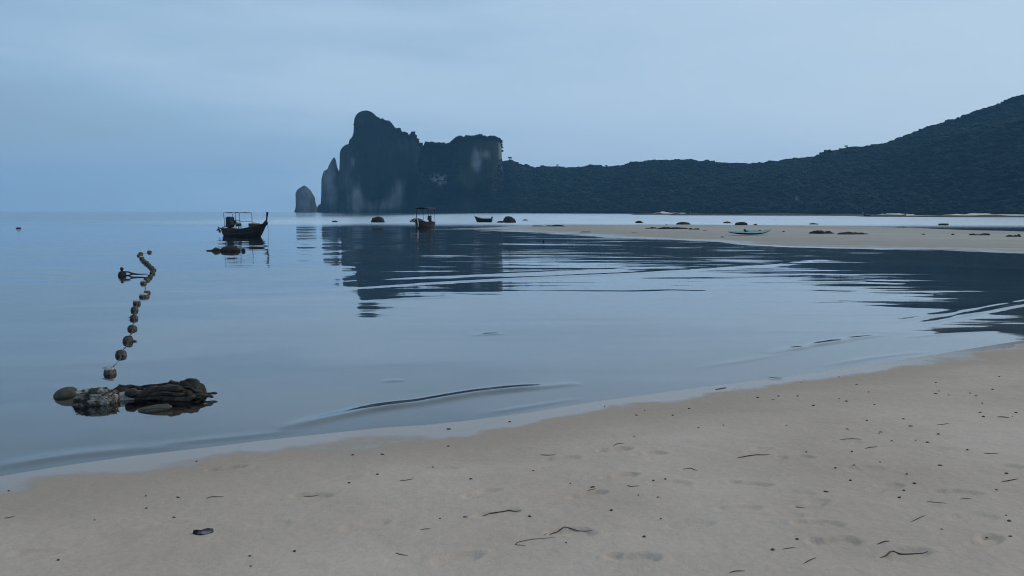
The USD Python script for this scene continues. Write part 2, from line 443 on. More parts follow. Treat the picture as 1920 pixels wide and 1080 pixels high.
xs = np.array(sorted(grow(-5.2, -4600, 0.025, 1.09) + list(np.arange(-5.2, 11.4, 0.025)) + grow(11.4, 4600, 0.025, 1.09)))
ys = np.array(sorted(grow(2.1, -250, 0.02, 1.12) + list(np.arange(2.1, 7.0, 0.02)) + list(np.arange(7.0, 15.0, 0.04)) + grow(15.0, 4600, 0.04, 1.09)))
gx, gy = np.meshgrid(xs, ys)
gz = beach_height(gx.ravel(), gy.ravel()).reshape(gx.shape)
beach = quad_mesh("/World/beach", np.stack([gx, gy, gz], -1).reshape(-1, 3), grid_faces(*gx.shape), M_sand)
tag(beach, "wide pale grey sand beach sloping down to the water", "beach", kind="structure")
from scipy.interpolate import RegularGridInterpolator
_bi = RegularGridInterpolator((ys, xs), gz)


def on_beach(px, py):
    p = at_beach(px, py)
    for _ in range(6):
        z = float(_bi((p[1], p[0])))
        p = at(px, py, z)
    return p


# deep water floor: a darker silt sheet lying above the sand from some way out
sx = np.array(sorted(grow(0, -4600, 4, 1.12) + [0.0] + grow(0, 4600, 4, 1.12)))
off = np.array([2.5, 4, 6, 9, 14, 20, 30, 45, 70, 120, 200, 400, 900, 2000, 3500, 4550])
bx, bo = np.meshgrid(sx, off)
by = np.interp(bx, SHX, SHY) + bo
bz = beach_base(bx, by) + np.where(bo < 5, 0.0, 0.05) - np.where(bo < 3, 0.02, 0.0)
by = np.minimum(by, 4600)
seabed = quad_mesh("/World/seabed", np.stack([bx, by, bz], -1).reshape(-1, 3), grid_faces(*bx.shape), M_seabed)
tag(seabed, "dim silty seabed under the shallow water", "seabed", kind="structure")

# ------------------------------------------------------------------ sandbar
BAR_PX = [(690, 430), (760, 426), (900, 422.5), (1000, 420.5), (1100, 421), (1200, 421.5), (1400, 422.5), (1560, 424), (1700, 427), (1800, 431), (1960, 435.5), (2300, 441), (2900, 452),
          (3100, 500), (2500, 498), (2200, 487), (1920, 475), (1800, 470.5), (1700, 467), (1600, 464.5), (1500, 463.5), (1400, 459.5), (1300, 453), (1200, 448.5), (1100, 444.5), (1000, 441), (900, 438), (800, 434)]
import shapely
bar_xy = np.array([at(*p)[:2] for p in BAR_PX])
bar_poly = shapely.Polygon(bar_xy).buffer(1.5).buffer(-1.5)
bxs = np.arange(bar_xy[:, 0].min() - 4, bar_xy[:, 0].max() + 4, 0.45)
bys = np.arange(bar_xy[:, 1].min() - 4, bar_xy[:, 1].max() + 4, 0.35)
gx, gy = np.meshgrid(bxs, bys)
pp = shapely.points(gx.ravel(), gy.ravel())
inside = shapely.contains(bar_poly, pp)
dd = shapely.distance(bar_poly.exterior, pp)
sd = np.where(inside, dd, -dd).reshape(gx.shape)
pts = np.stack([gx, gy, 0 * gx], -1)
sd = sd + (meshkit.fbm(pts * np.array([0.10, 0.22, 1]), 4, 12) - 0.5) * 4.5
bz = np.where(sd > 0, 0.16 * (1 - np.exp(-np.maximum(sd, 0) / 7.0)), 0.05 * sd)
bz += np.clip(sd, 0, 1) * (meshkit.fbm(pts * np.array([0.12, 0.35, 1]), 4, 31) - 0.47) * 0.13
bz -= 0.135 * smoothstep(22, -8, gx) * (sd > -2)
bz = np.maximum(bz, -0.6)
sandbar = quad_mesh("/World/sandbar", np.stack([gx, gy, bz], -1).reshape(-1, 3), grid_faces(*gx.shape), M_bar)
tag(sandbar, "low tidal sandbar of damp grey sand across the bay", "sandbar", kind="structure")
_sb = RegularGridInterpolator((bys, bxs), bz, bounds_error=False, fill_value=0.0)


def on_bar(px, py):
    z = 0.05
    for _ in range(8):
        p = at(px, py, z)
        z = max(0.0, float(_sb((p[1], p[0]))))
    return at(px, py, z)


# ------------------------------------------------------------------ the sea
WAVES = [  # pixels along the crest, height, half width (m)
    ([(520, 806), (620, 785), (690, 771), (800, 755), (900, 738), (1020, 726), (1090, 720)], .032, .075),
    ([(-60, 885), (60, 866), (150, 853), (250, 844), (340, 838)], .012, .07),
    ([(300, 834), (430, 822), (560, 808)], .008, .05),
    ([(900, 778), (1000, 762), (1090, 748)], .008, .04),
    ([(1440, 664), (1520, 650), (1600, 636), (1660, 628)], .018, .07),
    ([(1300, 692), (1430, 672), (1500, 659)], .008, .06),
    ([(1730, 608), (1830, 588), (1920, 572), (2050, 548)], .022, .08),
    ([(1660, 606), (1780, 588), (1860, 572), (1980, 552)], .013, .08),
    ([(1540, 688), (1640, 671), (1740, 660)], .010, .05),
    ([(1690, 634), (1790, 625), (1880, 620)], .008, .06),
    ([(600, 544), (800, 531), (940, 524), (1200, 513), (1450, 497), (1560, 484)], .030, .22),
    ([(620, 528), (800, 520), (1000, 512), (1250, 500)], .020, .22),
    ([(-100, 580), (300, 565), (700, 552)], .012, .5),
    ([(880, 629), (950, 626)], .010, .08),
    ([(715, 715), (760, 714)], .007, .05),
    ([(1420, 527), (1600, 528), (1780, 536)], .014, .22),
    ([(1500, 545), (1650, 551), (1750, 552)], .010, .16),
    ([(670, 565), (760, 560), (860, 557)], .014, .2),
    ([(-100, 690), (300, 676), (640, 640)], .006, .4),
    ([(1180, 548), (1260, 545), (1330, 547)], .007, .12),
]
xs = np.array(sorted(grow(-6.5, -4600, 0.05, 1.045) + list(np.arange(-6.5, 12.5, 0.05)) + grow(12.5, 4600, 0.05, 1.045)))
ys = np.array(sorted([-120.0, -20, 0, 3, 5] + list(np.arange(5.6, 18.0, 0.045)) + grow(18.0, 4600, 0.045, 1.025)))
gx, gy = np.meshgrid(xs, ys)
wz = np.zeros_like(gx)
for pl, amp, wd in WAVES:
    w = np.array([at(*p)[:2] for p in pl])
    t = np.linspace(0, len(w) - 1, 60)
    w = np.stack([np.interp(t, np.arange(len(w)), w[:, k]) for k in (0, 1)], 1)
    ln = shapely.LineString(w)
    m = (gx > w[:, 0].min() - 2) & (gx < w[:, 0].max() + 2) & (gy > w[:, 1].min() - 2) & (gy < w[:, 1].max() + 2)
    P = shapely.points(gx[m], gy[m])
    d = shapely.distance(ln, P)
    al = shapely.line_locate_point(ln, P) / ln.length
    side = np.sign(gy[m] - np.interp(gx[m], w[:, 0], w[:, 1]))      # steeper towards the shore
    wdd = np.where(side > 0, wd * 2.2, wd)
    nn = 0.7 + 0.6 * meshkit.noise(np.stack([al * 9, 0 * al, 0 * al + len(pl)], -1), 5)
    wz[m] += amp * nn * np.exp(-(d / wdd) ** 2) * np.sin(np.clip(al, 0, 1) * np.pi) ** 0.6
sea = quad_mesh("/World/sea", np.stack([gx, gy, wz], -1).reshape(-1, 3), grid_faces(*gx.shape), M_water)
tag(sea, "calm blue grey sea mirroring the cliffs", "sea", kind="structure")

# ------------------------------------------------------------------ cliffs and hills
def zpx(pts):
    return np.array([(540 + a / 4.571, 190 + b / 4.571) for a, b in pts])


def massif(name, sil, D, depth, bare, label, step=0.9, back=True, seed=0, lean=0.25, rocky=1.35, flute=5.0, rag=0.0):
    """A rock mass with the skyline sil (pixels) whose foot stands about D metres out."""
    px = np.arange(sil[0, 0], sil[-1, 0] + 1e-6, step)
    py = np.interp(px, sil[:, 0], sil[:, 1])
    n = len(px)
    u = (px - px[0]) / (px[-1] - px[0]) * 2 - 1
    bulge = depth * 0.55 * (1 - np.sqrt(np.maximum(0, 1 - np.abs(u) ** 2.6)))
    S = np.concatenate([np.linspace(-0.03, 1, 54), np.linspace(1.04, 1.6, 12)])
    V = np.zeros((len(S), n, 3))
    Hh = (np.array([horizon(p) for p in px]) - py) / F_PX
    rg = (meshkit.fbm(np.stack([px * 0.22, 0 * px, 0 * px + seed], -1), 4, seed + 60) - 0.5) * rag * smoothstep(680, 745, px)
    B = np.zeros((len(S), n))
    for i, s in enumerate(S):
        f = min(s, 1.0)
        inset = lean * depth * max(f, 0) ** 1.6 * 0.6
        dist = D + bulge + inset
        top = H + Hh * (D + bulge + lean * depth * 0.6)
        top = top + rg * np.clip(top / 60, 0, 1)
        if s <= 1:
            z = top * f
        else:
            q = (s - 1) / 0.6
            dist = dist + depth * q
            z = top * (1 - 0.75 * q ** 1.5)
        a = (px - 960) / F_PX
        q3 = np.stack([a * D * 0.035, np.full(n, z).ravel() * 0.006 if np.ndim(z) else np.full(n, z * 0.006), np.full(n, 7.0 + seed)], -1)
        nz = meshkit.fbm(q3, 5, seed) - 0.5
        q4 = np.stack([a * D * 0.012, (z if np.ndim(z) else np.full(n, z)) * 0.012, np.full(n, 3.0 + seed)], -1)
        nz2 = meshkit.fbm(q4, 4, seed + 3) - 0.5
        k = np.clip((1 - abs(f)) * 6, 0, 1) if s <= 1 else 1.0
        off = (nz * flute * 3 + nz2 * depth * 0.25) * k
        d2 = dist + off
        x = a * dist
        V[i] = np.stack([x, d2, z if np.ndim(z) else np.full(n, z)], -1)
        ypx = np.array([horizon(p) for p in px]) - (V[i, :, 2] - H) / dist * F_PX
        bb = np.zeros(n)
        for (cx, cy, wx, wy, am) in bare:
            bb += am * np.exp(-((px - cx) / wx) ** 2 - ((ypx - cy) / wy) ** 2)
        B[i] = bb * rocky
    p = quad_mesh("/World/" + name, V.reshape(-1, 3), grid_faces(len(S), n), M_cliff)
    UsdGeom.PrimvarsAPI(p).CreatePrimvar("bare", Sdf.ValueTypeNames.FloatArray, "vertex").Set(Vt.FloatArray.FromNumpy(B.ravel().astype(np.float32)))
    tag(p, label, "cliff", kind="structure")
    return V


stack_sil = zpx([(60, 948), (66, 930), (75, 900), (72, 845), (73, 790), (90, 760), (120, 738), (150, 722), (170, 732), (190, 750), (205, 765), (217, 790), (230, 808), (241, 830), (234, 862), (248, 885), (258, 912), (262, 948)])
stack_sil[:, 0] = np.maximum.accumulate(stack_sil[:, 0] + np.arange(len(stack_sil)) * 1e-3)
spire_sil = zpx([(258, 948), (263, 900), (275, 888), (292, 878), (298, 800), (300, 670), (310, 625), (322, 600), (350, 586), (366, 550), (385, 515), (400, 494), (411, 486), (420, 500), (427, 525), (436, 575), (444, 595), (470, 640), (500, 720), (540, 948)])
peak_sil = zpx([(440, 948), (450, 600), (458, 510), (456, 450), (466, 425), (482, 402), (510, 381), (534, 376), (540, 345), (552, 330), (570, 310), (578, 270), (585, 170), (594, 148), (606, 130), (622, 114), (640, 105), (665, 99), (690, 97), (712, 101), (740, 115), (760, 128), (778, 145), (802, 168), (840, 182), (880, 210), (910, 230), (945, 263), (970, 272), (990, 290), (1040, 297), (1065, 300), (1085, 290), (1102, 315), (1120, 350), (1145, 380), (1172, 402), (1230, 470), (1300, 640), (1340, 948)])
block_sil = zpx([(1080, 948), (1120, 560), (1150, 430), (1176, 398), (1192, 364), (1215, 373), (1245, 369), (1272, 376), (1290, 367), (1318, 387), (1360, 380), (1400, 371), (1430, 342), (1452, 322), (1490, 325), (1540, 319), (1580, 315), (1620, 310), (1655, 311), (1692, 318), (1714, 312), (1758, 318), (1785, 332), (1808, 340), (1822, 356), (1829, 400), (1831, 470), (1832, 520), (1845, 640), (1860, 948)])
for s_ in (spire_sil, peak_sil, block_sil):
    s_[:, 0] = np.maximum.accumulate(s_[:, 0]) + np.arange(len(s_)) * 1e-3
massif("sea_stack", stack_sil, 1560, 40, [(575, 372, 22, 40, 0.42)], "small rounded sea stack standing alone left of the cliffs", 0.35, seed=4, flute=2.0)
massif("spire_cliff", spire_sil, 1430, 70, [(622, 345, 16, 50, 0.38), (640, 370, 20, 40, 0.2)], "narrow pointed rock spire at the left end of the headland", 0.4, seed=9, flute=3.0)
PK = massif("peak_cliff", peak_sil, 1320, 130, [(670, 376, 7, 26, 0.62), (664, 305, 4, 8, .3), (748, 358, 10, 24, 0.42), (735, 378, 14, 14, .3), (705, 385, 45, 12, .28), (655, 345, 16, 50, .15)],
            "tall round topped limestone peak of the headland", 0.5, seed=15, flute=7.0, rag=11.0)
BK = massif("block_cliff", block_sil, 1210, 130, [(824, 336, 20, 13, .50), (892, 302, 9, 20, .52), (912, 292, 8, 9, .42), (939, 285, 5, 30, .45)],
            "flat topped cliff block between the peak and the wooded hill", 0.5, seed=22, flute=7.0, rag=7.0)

# wooded hill: skyline from the saddle to the right and on beyond the frame
hz = lambda pts: [(940 + a / 1.959, 160 + b / 1.959) for a, b in pts]
HILL = np.array([(835, 396), (870, 352), (905, 318), (930, 304)] + hz([(0, 282), (18, 279), (35, 274), (55, 287), (95, 297), (120, 303), (150, 298), (200, 299), (260, 303), (320, 296), (380, 299), (430, 297), (480, 284), (520, 280), (570, 275), (620, 276), (690, 272), (715, 279), (745, 276), (780, 283), (860, 288), (940, 287), (990, 283), (1045, 270), (1085, 268), (1140, 264), (1170, 246), (1210, 240), (1260, 229), (1320, 226), (1390, 216), (1440, 195), (1500, 176), (1540, 156), (1600, 138), (1660, 124), (1700, 104), (1760, 84), (1800, 72), (1830, 58), (1880, 44), (1915, 34)])
                + [(1990, 158), (2100, 120), (2300, 85), (2600, 60), (3000, 70), (3500, 110)])
HILL[:, 0] = np.maximum.accumulate(HILL[:, 0]) + np.arange(len(HILL)) * 1e-3
hpx = np.concatenate([np.arange(835, 1960, 1.6), np.arange(1960, 3500, 8.0)])
hpy = np.interp(hpx, HILL[:, 0], HILL[:, 1])
Db = np.interp(hpx, [835, 960, 1300, 1600, 1920, 2400, 3500], [1240, 1170, 1050, 900, 760, 640, 560])
wid = np.interp(hpx, [835, 960, 1300, 1920, 3500], [110, 170, 220, 300, 380])
TREE_H = 3.2
Hr = (np.array([horizon(p) for p in hpx]) - hpy) / F_PX
rows = np.concatenate([np.linspace(-0.04, 1, 46), np.linspace(1.05, 1.8, 12)])
HV = np.zeros((len(rows), len(hpx), 3))
for i, s in enumerate(rows):
    a = (hpx - 960) / F_PX
    dist = Db + wid * s
    top = H + Hr * (Db + wid) - TREE_H
    fz = np.clip(s, -0.04, None)
    prof = np.where(fz <= 1, fz * (1.28 - 0.28 * fz), 1 - 0.55 * np.maximum(fz - 1, 0) ** 1.2)
    q = np.stack([a * dist * 0.011, dist * 0.011, 0 * a], -1)
    gul = (meshkit.fbm(q, 5, 40) - 0.5) * 2
    k = max(0.0, math.sin(min(s, 1) * math.pi)) if s < 1 else 0.0
    z = np.maximum(top, 1.0) * prof + gul * 0.15 * np.maximum(top, 1.0) * k
    HV[i] = np.stack([a * dist, dist + gul * 6 * k, z], -1)
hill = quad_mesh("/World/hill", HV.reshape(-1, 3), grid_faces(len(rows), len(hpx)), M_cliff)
hb = np.zeros((len(rows), len(hpx)))
hyp = np.array([horizon(p) for p in hpx])[None] - (HV[:, :, 2] - H) / HV[:, :, 1] * F_PX
for (cx, cy, wx, wy, am) in [(1487, 374, 10, 13, .40), (1465, 390, 20, 7, .35), (1790, 382, 3.5, 3.5, .9)]:
    hb += am * np.exp(-((hpx[None] - cx) / wx) ** 2 - ((hyp - cy) / wy) ** 2)
UsdGeom.PrimvarsAPI(hill).CreatePrimvar("bare", Sdf.ValueTypeNames.FloatArray, "vertex").Set(Vt.FloatArray.FromNumpy(hb.ravel().astype(np.float32)))
tag(hill, "long wooded hill rising to the right behind the bay", "hill", kind="structure")


def crown(seed, n=6):
    r = np.random.default_rng(seed)
    ms = []
    for i in range(n):
        m = trimesh.creation.icosphere(subdivisions=2 if i == 0 else 1)
        v = np.array(m.vertices)
        v *= (1 + 0.75 * (meshkit.fbm(v * 2.3 + seed * 9 + i * 5, 3, seed + i) - 0.5))[:, None]
        s = (0.62 if i == 0 else r.uniform(0.26, 0.45))
        v *= s * np.array([1, 1, 0.85])
        if i:
            an = r.uniform(0, 2 * np.pi)
            v += [0.55 * math.cos(an), 0.55 * math.sin(an), r.uniform(-0.25, 0.42)]
        ms.append(trimesh.Trimesh(v, m.faces, process=False))
    return cat(*ms)


def scatter(name, label, pts, sizes, seed=0, category="forest"):
    r = np.random.default_rng(seed)
    inst = UsdGeom.PointInstancer.Define(stage, "/World/" + name)
    targets = []
    for k in range(5):
        m = usdkit.mesh(stage, f"/World/{name}/tree_crown{'' if k == 0 else '_%03d' % k}", crown(seed + k), M_leaf, smooth=False)
        targets.append(m.GetPath())
    inst.CreatePrototypesRel().SetTargets(targets)
    n = len(pts)
    inst.CreateProtoIndicesAttr(Vt.IntArray.FromNumpy(r.integers(0, 5, n).astype(np.int32)))
    inst.CreatePositionsAttr(Vt.Vec3fArray.FromNumpy(np.asarray(pts, np.float32)))
    ang = r.uniform(0, np.pi, n)
    q = [Gf.Quath(float(math.cos(a)), 0, 0, float(math.sin(a))) for a in ang]
    inst.CreateOrientationsAttr(Vt.QuathArray(q))
    sc = np.stack([sizes * r.uniform(.85, 1.2, n), sizes * r.uniform(.85, 1.2, n), sizes * r.uniform(.75, 1.15, n)], 1)
    inst.CreateScalesAttr(Vt.Vec3fArray.FromNumpy(sc.astype(np.float32)))
    tag(inst, label, category, kind="stuff")


fi, si = [], []
r = np.random.default_rng(11)
nfor = 15000
ci = r.uniform(0, np.searchsorted(hpx, 2250), nfor)
ri = r.uniform(1.8, 47.5, nfor)
i0, j0 = ri.astype(int), ci.astype(int)
fr, fc = (ri - i0)[:, None], (ci - j0)[:, None]
P = (HV[i0, j0] * (1 - fr) + HV[i0 + 1, j0] * fr) * (1 - fc) + (HV[i0, j0 + 1] * (1 - fr) + HV[i0 + 1, j0 + 1] * fr) * fc
keep = (hb[i0, j0] < 0.3) & (P[:, 2] > 1.5)
P = P[keep]
sz = r.uniform(2.2, 4.4, len(P)) * (1 + 0.55 * (r.random(len(P)) > .88)) * (0.8 + 0.5 * meshkit.noise(P * 0.012, 91))
P[:, 2] += 0.15 * sz
# fringe of crowns along the skyline
rc = r.uniform(0, np.searchsorted(hpx, 2100) - 1, 900)
j0 = rc.astype(int)
R = HV[45, j0] * (1 - (rc - j0)[:, None]) + HV[45, j0 + 1] * (rc - j0)[:, None]
rs = r.uniform(1.8, 3.8, len(R)) * (1 + 0.5 * (r.random(len(R)) > .88))
R[:, 2] += r.uniform(-0.4, 0.9, len(R)) * 1.2
scatter("hillside_forest", "dense dark forest covering the hillside to the ridge", np.vstack([P, R]), np.concatenate([sz, rs]), 3)

cp, cs = [], []
for VV, bare_hi, cnt, mn in ((PK, 0, 900, 0.55), (BK, 0, 1100, 0.45)):
    n = VV.shape[1]
    for _ in range(cnt):
        i, j = r.integers(8, 53), r.integers(3, n - 3)
        p = VV[i, j]
        s = i / 53
        fill = meshkit.noise(np.array([p[0] * 0.03, p[2] * 0.03, 5.0]), 77)
        if fill > mn + 0.12 * (1 - s) and p[2] > 12:
            cp.append(p + [0, -0.3, 0]); cs.append(r.uniform(1.8, 3.4))
    for _ in range(int(cnt * 0.5)):
        j = r.integers(int(n * 0.42) if VV is PK else int(n * .1), n - 12)
        p = VV[53, j]
        if p[2] > 60:
            cp.append(p + [0, 0, -0.9]); cs.append(r.uniform(1.6, 4.2))
scatter("cliff_scrub", "dark scrub clinging to the cliff faces and tops", np.array(cp), np.array(cs), 30, "scrub")


def ridge_tree(px, dist_row, height, label, seed):
    j = int(np.argmin(np.abs(hpx - px)))
    b = HV[45, j] + [0, 0, 1.0]
    t = thing("ridge_tree", label, "tree", b)
    obj("trunk", tube([[0, 0, -1], [0.1, 0, height * .4], [0.3, 0, height * .75]], [.35, .28, .15], 7), M_bark, t)
    c = crown(seed, 7)
    c.apply_scale([height * .62, height * .6, height * .36]); c.apply_translation([0.3, 0, height * .80])
    obj("crown", c, M_leaf, t)


ridge_tree(955, 45, 6.5, "broad tree on the ridge just right of the cliff block", 61)
ridge_tree(1043, 45, 4.8, "small flat crowned tree on the lowest part of the ridge", 62)
ridge_tree(1135, 45, 4.2, "lone small tree on the saddle of the wooded hill", 63)
ridge_tree(1577, 45, 4.8, "tree breaking the skyline where the hill starts to climb", 64)

# far shore: pale strips of beach, low dark reef
def strip(name, x0, x1, y, thick, dist, zt, mat, label, kind="structure", catname="beach", seed=0):
    a = np.linspace(x0, x1, 60)
    u = np.linspace(-1, 1, 60)
    sh = np.sqrt(np.maximum(0, 1 - u ** 2)) * (0.55 + 0.9 * meshkit.noise(np.stack([u * 7, 0 * u, 0 * u], -1), seed))
    rowsv = []
    for k, (dy, zz) in enumerate(((-1, -0.3), (-.6, .25), (0, 1), (.6, .5), (1, -0.3))):
        d = dist + dy * thick * sh
        rowsv.append(np.stack([(a - 960) / F_PX * d, d, np.where(zz > 0, zz * zt * sh, -0.3)], -1))
    p = quad_mesh("/World/" + name, np.array(rowsv).reshape(-1, 3), grid_faces(5, 60), mat)
    tag(p, label, catname, kind=kind)


strip("far_beach", 1218, 1292, 400, 26, 1062, 2.6, M_farsand, "thin pale strip of beach at the foot of the far hill")
strip("far_beach_001", 1640, 1712, 400, 18, 838, 1.5, M_farsand, "short pale strip of beach behind the far white boat", seed=2)
strip("far_beach_002", 1760, 1960, 400, 22, 770, 1.6, M_farsand, "long pale strip of beach at the right foot of the hill", seed=3)
strip("reef", 1250, 1700, 405, 22, 560, 1.5, M_reef, "low dark reef line lying across the far water", catname="reef", seed=5)
strip("reef_001", 1600, 2200, 407, 22, 430, 1.0, M_reef, "nearer low dark reef line at the right", catname="reef", seed=6)
strip("reef_002", 1180, 1330, 404, 12, 660, 1.5, M_reef, "faint short reef line left of the others", catname="reef", seed=8)

# ------------------------------------------------------------------ boats
def hull_loft(L, beam, free_mid, free_stern, free_bow, draft, ns=30, nc=9, transom=0.55, thick=0.05):
    """Outer and inner skin of a long narrow boat; stern at -L/2, bow at +L/2."""
    out, inn = [], []
    for i in range(ns):
        t = i / (ns - 1)
        half = beam / 2 * (transom + (1 - transom) * math.sin(min(t / 0.5, 1) * math.pi / 2)) if t < 0.5 else beam / 2 * max(0.012, (1 - ((t - 0.5) / 0.5) ** 2.4))
        sheer = free_mid + (free_stern - free_mid) * max(0, 1 - t / 0.4) ** 2 + (free_bow - free_mid) * max(0, (t - 0.35) / 0.65) ** 2.1
        keel = -draft + (draft + 0.08) * max(0, (t - 0.72) / 0.28) ** 2 + 0.10 * max(0, 1 - t / .2)
        for arr, th in ((out, 0), (inn, thick)):
            row = []
            for j in range(nc):
                q = j / (nc - 1) * 2 - 1                    # -1 starboard .. 1 port
                ang = abs(q)
                yy = max(half - th, 0.004) * math.sin(min(1, ang * 1.08) * math.pi / 2) ** 0.75
                zz = keel + th * 1.5 + (sheer - keel - th * 1.5) * ang ** 2.3
                # rake of the stem: upper parts reach further forward
                hx = (zz - keel) / max(sheer - keel, .1)
                xx = -L / 2 + L * t + (0.34 * L * 0.5 * (hx - 0.5)) * max(0, (t - 0.6) / 0.4) ** 1.5 - (0.05 * L) * hx * max(0, 1 - t / 0.15)
                row.append([xx, math.copysign(yy, q), zz])
            arr.append(row)
    out, inn = np.array(out), np.array(inn)
    f = grid_faces(ns, nc)
    v = np.vstack([out.reshape(-1, 3), inn.reshape(-1, 3)])
    n0 = ns * nc
    ff = [f[:, ::-1], f + n0]
    rim = []
    for i in range(ns - 1):
        for j in (0, nc - 1):
            a, b = i * nc + j, (i + 1) * nc + j
            rim.append([a, b, b + n0, a + n0])
    for i in (0, ns - 1):
        for j in range(nc - 1):
            a, b = i * nc + j, i * nc + j + 1
            rim.append([a, b, b + n0, a + n0])
    # closed transom
    for j in range(nc // 2):
        a, b = j, nc - 1 - j
        if j + 1 <= nc - 2 - j:
            rim.append([a, j + 1, nc - 2 - j, b])
    faces = np.vstack(ff + [np.array(rim)])
    return (v, faces), out


def rail_along(out, side, r, i0=0, i1=None, dz=0.0, dy=0.0):
    j = 0 if side < 0 else out.shape[1] - 1
    p = out[i0:i1, j].copy()
    p[:, 2] += dz
    p[:, 1] += side * dy
    return tube(p, r, 6)


def longtail(label, loc, rot, L, beam, fm, fs, fb, group, canopy="frame", engine_up=True, post_h=0.75, cz=1.8, cx=(-0.42, 0.02), extras=True, ribbon=False, panel=True):
    t = thing("longtail_boat", label, "boat", loc, rot, group)
    (v, f), out = hull_loft(L, beam, fm, fs, fb, 0.22)
    obj("hull", trimesh.Trimesh(v, np.vstack([f[:, [0, 1, 2]], f[:, [0, 2, 3]]]), process=False), M_hull, t, smooth=40)
    for s in (-1, 1):
        obj("rub_rail", rail_along(out, s, 0.035, dz=-0.02, dy=0.02), M_trim, t)
        obj("strake", tube([p for p in (out[k, 1 if s < 0 else -2] + [0, s * .018, 0.03] for k in range(1, 29))], .018, 5), M_trim, t)
        if not panel:
            continue
        pn = []
        for k in range(21, 28):
            a_, b_ = out[k, 0 if s < 0 else -1], out[k, 1 if s < 0 else -2]
            w = math.sin((k - 20.6) / 6.8 * math.pi)
            mid = a_ * .72 + b_ * .28
            pn.append([mid + (a_ - b_) * .17 * w + [0, s * .014, 0], mid - (a_ - b_) * .20 * w + [0, s * .014, 0]])
        pn = np.array(pn)
        obj("bow_panel", (pn.reshape(-1, 3), grid_faces(len(pn), 2)), M_hullpanel, t)
    # stem post
    tip = out[-1, 0]
    base = np.array([tip[0] - 0.16, 0, tip[2] - 0.25])
    ptop = base + [0.16, 0, 0.25 + post_h]
    post = tube([base, base + [0.02, 0, .30], base + [0.08, 0, .25 + post_h * .55], ptop], [.085, .07, .085, .125], 8)
    vv = np.array(post.vertices); vv[:, 1] *= 0.55; post = trimesh.Trimesh(vv, post.faces, process=False)
    bp = obj("bow_post", post, M_navy, t)
    obj("stem_head", trimesh.convex.convex_hull(np.array([[tip[0] + .02, 0, tip[2] - .12], [tip[0] - .45, beam * .19, tip[2] - .22], [tip[0] - .45, -beam * .19, tip[2] - .22],
                                                        [tip[0] - .22, .06, tip[2] + .16], [tip[0] - .22, -.06, tip[2] + .16], [tip[0] - .1, 0, tip[2] + .15]])), M_hull, t)
    if ribbon:
        obj("ribbon", tube([base + [.10, .02, .3 + post_h * .2], base + [.14, .16, .1], base + [.16, .26, -.35], base + [.14, .22, -.7]], [.05, .08, .07, .05], 6), M_cloth, t)
        obj("ribbon", tube([base + [.10, -.02, .3 + post_h * .15], base + [.12, -.3, .05], base + [0, -.62, -.05], base + [-.25, -.95, .2]], [.05, .05, .05, .04], 6), M_cloth, t)
    # foredeck and thwarts
    dk = []
    for k in range(19, 29):
        a_, b_ = out[k, 0], out[k, -1]
        dk.append([a_ + [0, .05, -.06], b_ + [0, -.05, -.06]])
    dk = np.array(dk)
    top = dk.reshape(-1, 3)
    bot = top - [0, 0, .04]
    nf = grid_faces(len(dk), 2)
    obj("foredeck", (np.vstack([top, bot]), np.vstack([nf, nf[:, ::-1] + len(top)])), M_trim, t)
    for k in (6, 11, 16):
        y = abs(out[k, 0, 1]) - .05
        obj("thwart", box((.22, 2 * y, .05), (out[k, 0, 0], 0, out[k, 0, 2] - .16)), M_trim, t)
    # canopy
    x0, x1 = cx[0] * L, cx[1] * L
    yb = beam * .42
    for xx in (x0, x1):
        for s in (-1, 1):
            k = int(np.argmin(np.abs(out[:, 0, 0] - xx)))
            obj("canopy_post", tube([[xx, s * min(yb, abs(out[k, 0, 1]) - .02), out[k, 0, 2] - .1], [xx, s * yb, cz]], .022 if canopy == "frame" else .028, 6), M_steel, t)
    bars = [tube([[x0, s * yb, cz], [x1, s * yb, cz]], .022, 6) for s in (-1, 1)] + [tube([[xx, -yb, cz], [xx, 0, cz + .05], [xx, yb, cz]], .022, 6) for xx in (x0, x1, (x0 + x1) / 2)]
    obj("canopy_frame", cat(*bars), M_steel, t)
    if canopy == "roof":
        nx_, ny_ = 8, 11
        g = np.array([[[x0 - .25 + (x1 - x0 + .5) * i / (nx_ - 1), (yb + .18) * (2 * j / (ny_ - 1) - 1), cz + .04 + .17 * (1 - (2 * j / (ny_ - 1) - 1) ** 2)] for j in range(ny_)] for i in range(nx_)])
        top, bot = g.reshape(-1, 3), g.reshape(-1, 3) - [0, 0, .05]
        nf = grid_faces(nx_, ny_)
        edge = []
        n0 = nx_ * ny_
        for i in range(nx_ - 1):
            for j in (0, ny_ - 1):
                a_ = i * ny_ + j; edge.append([a_, a_ + ny_, a_ + ny_ + n0, a_ + n0])
        for j in range(ny_ - 1):
            for i in (0, nx_ - 1):
                a_ = i * ny_ + j; edge.append([a_, a_ + 1, a_ + 1 + n0, a_ + n0])
        obj("canopy_roof", (np.vstack([top, bot]), np.vstack([nf, nf[:, ::-1] + n0, np.array(edge)])), M_canvas, t)
    # engine on its pivot with the long tail shaft
    ex = -L / 2 + .45
    ez = fs + .42
    eng = obj("engine", cat(box((.62, .36, .40), (ex + .12, 0, ez), bevel=.05), box((.34, .40, .26), (ex + .02, 0, ez + .27), bevel=.05), box((.22, .44, .30), (ex + .42, 0, ez - .02), bevel=.04),
                            trimesh.creation.cylinder(.16, .10, transform=trimesh.transformations.translation_matrix((ex + .48, .18, ez + .1)) @ trimesh.transformations.rotation_matrix(math.pi / 2, (1, 0, 0)))), M_engine, t)
    obj("exhaust", tube([[ex + .3, .1, ez + .3], [ex + .32, .1, ez + .6], [ex + .32, .1, ez + .78]], .025, 7), M_engine, eng)
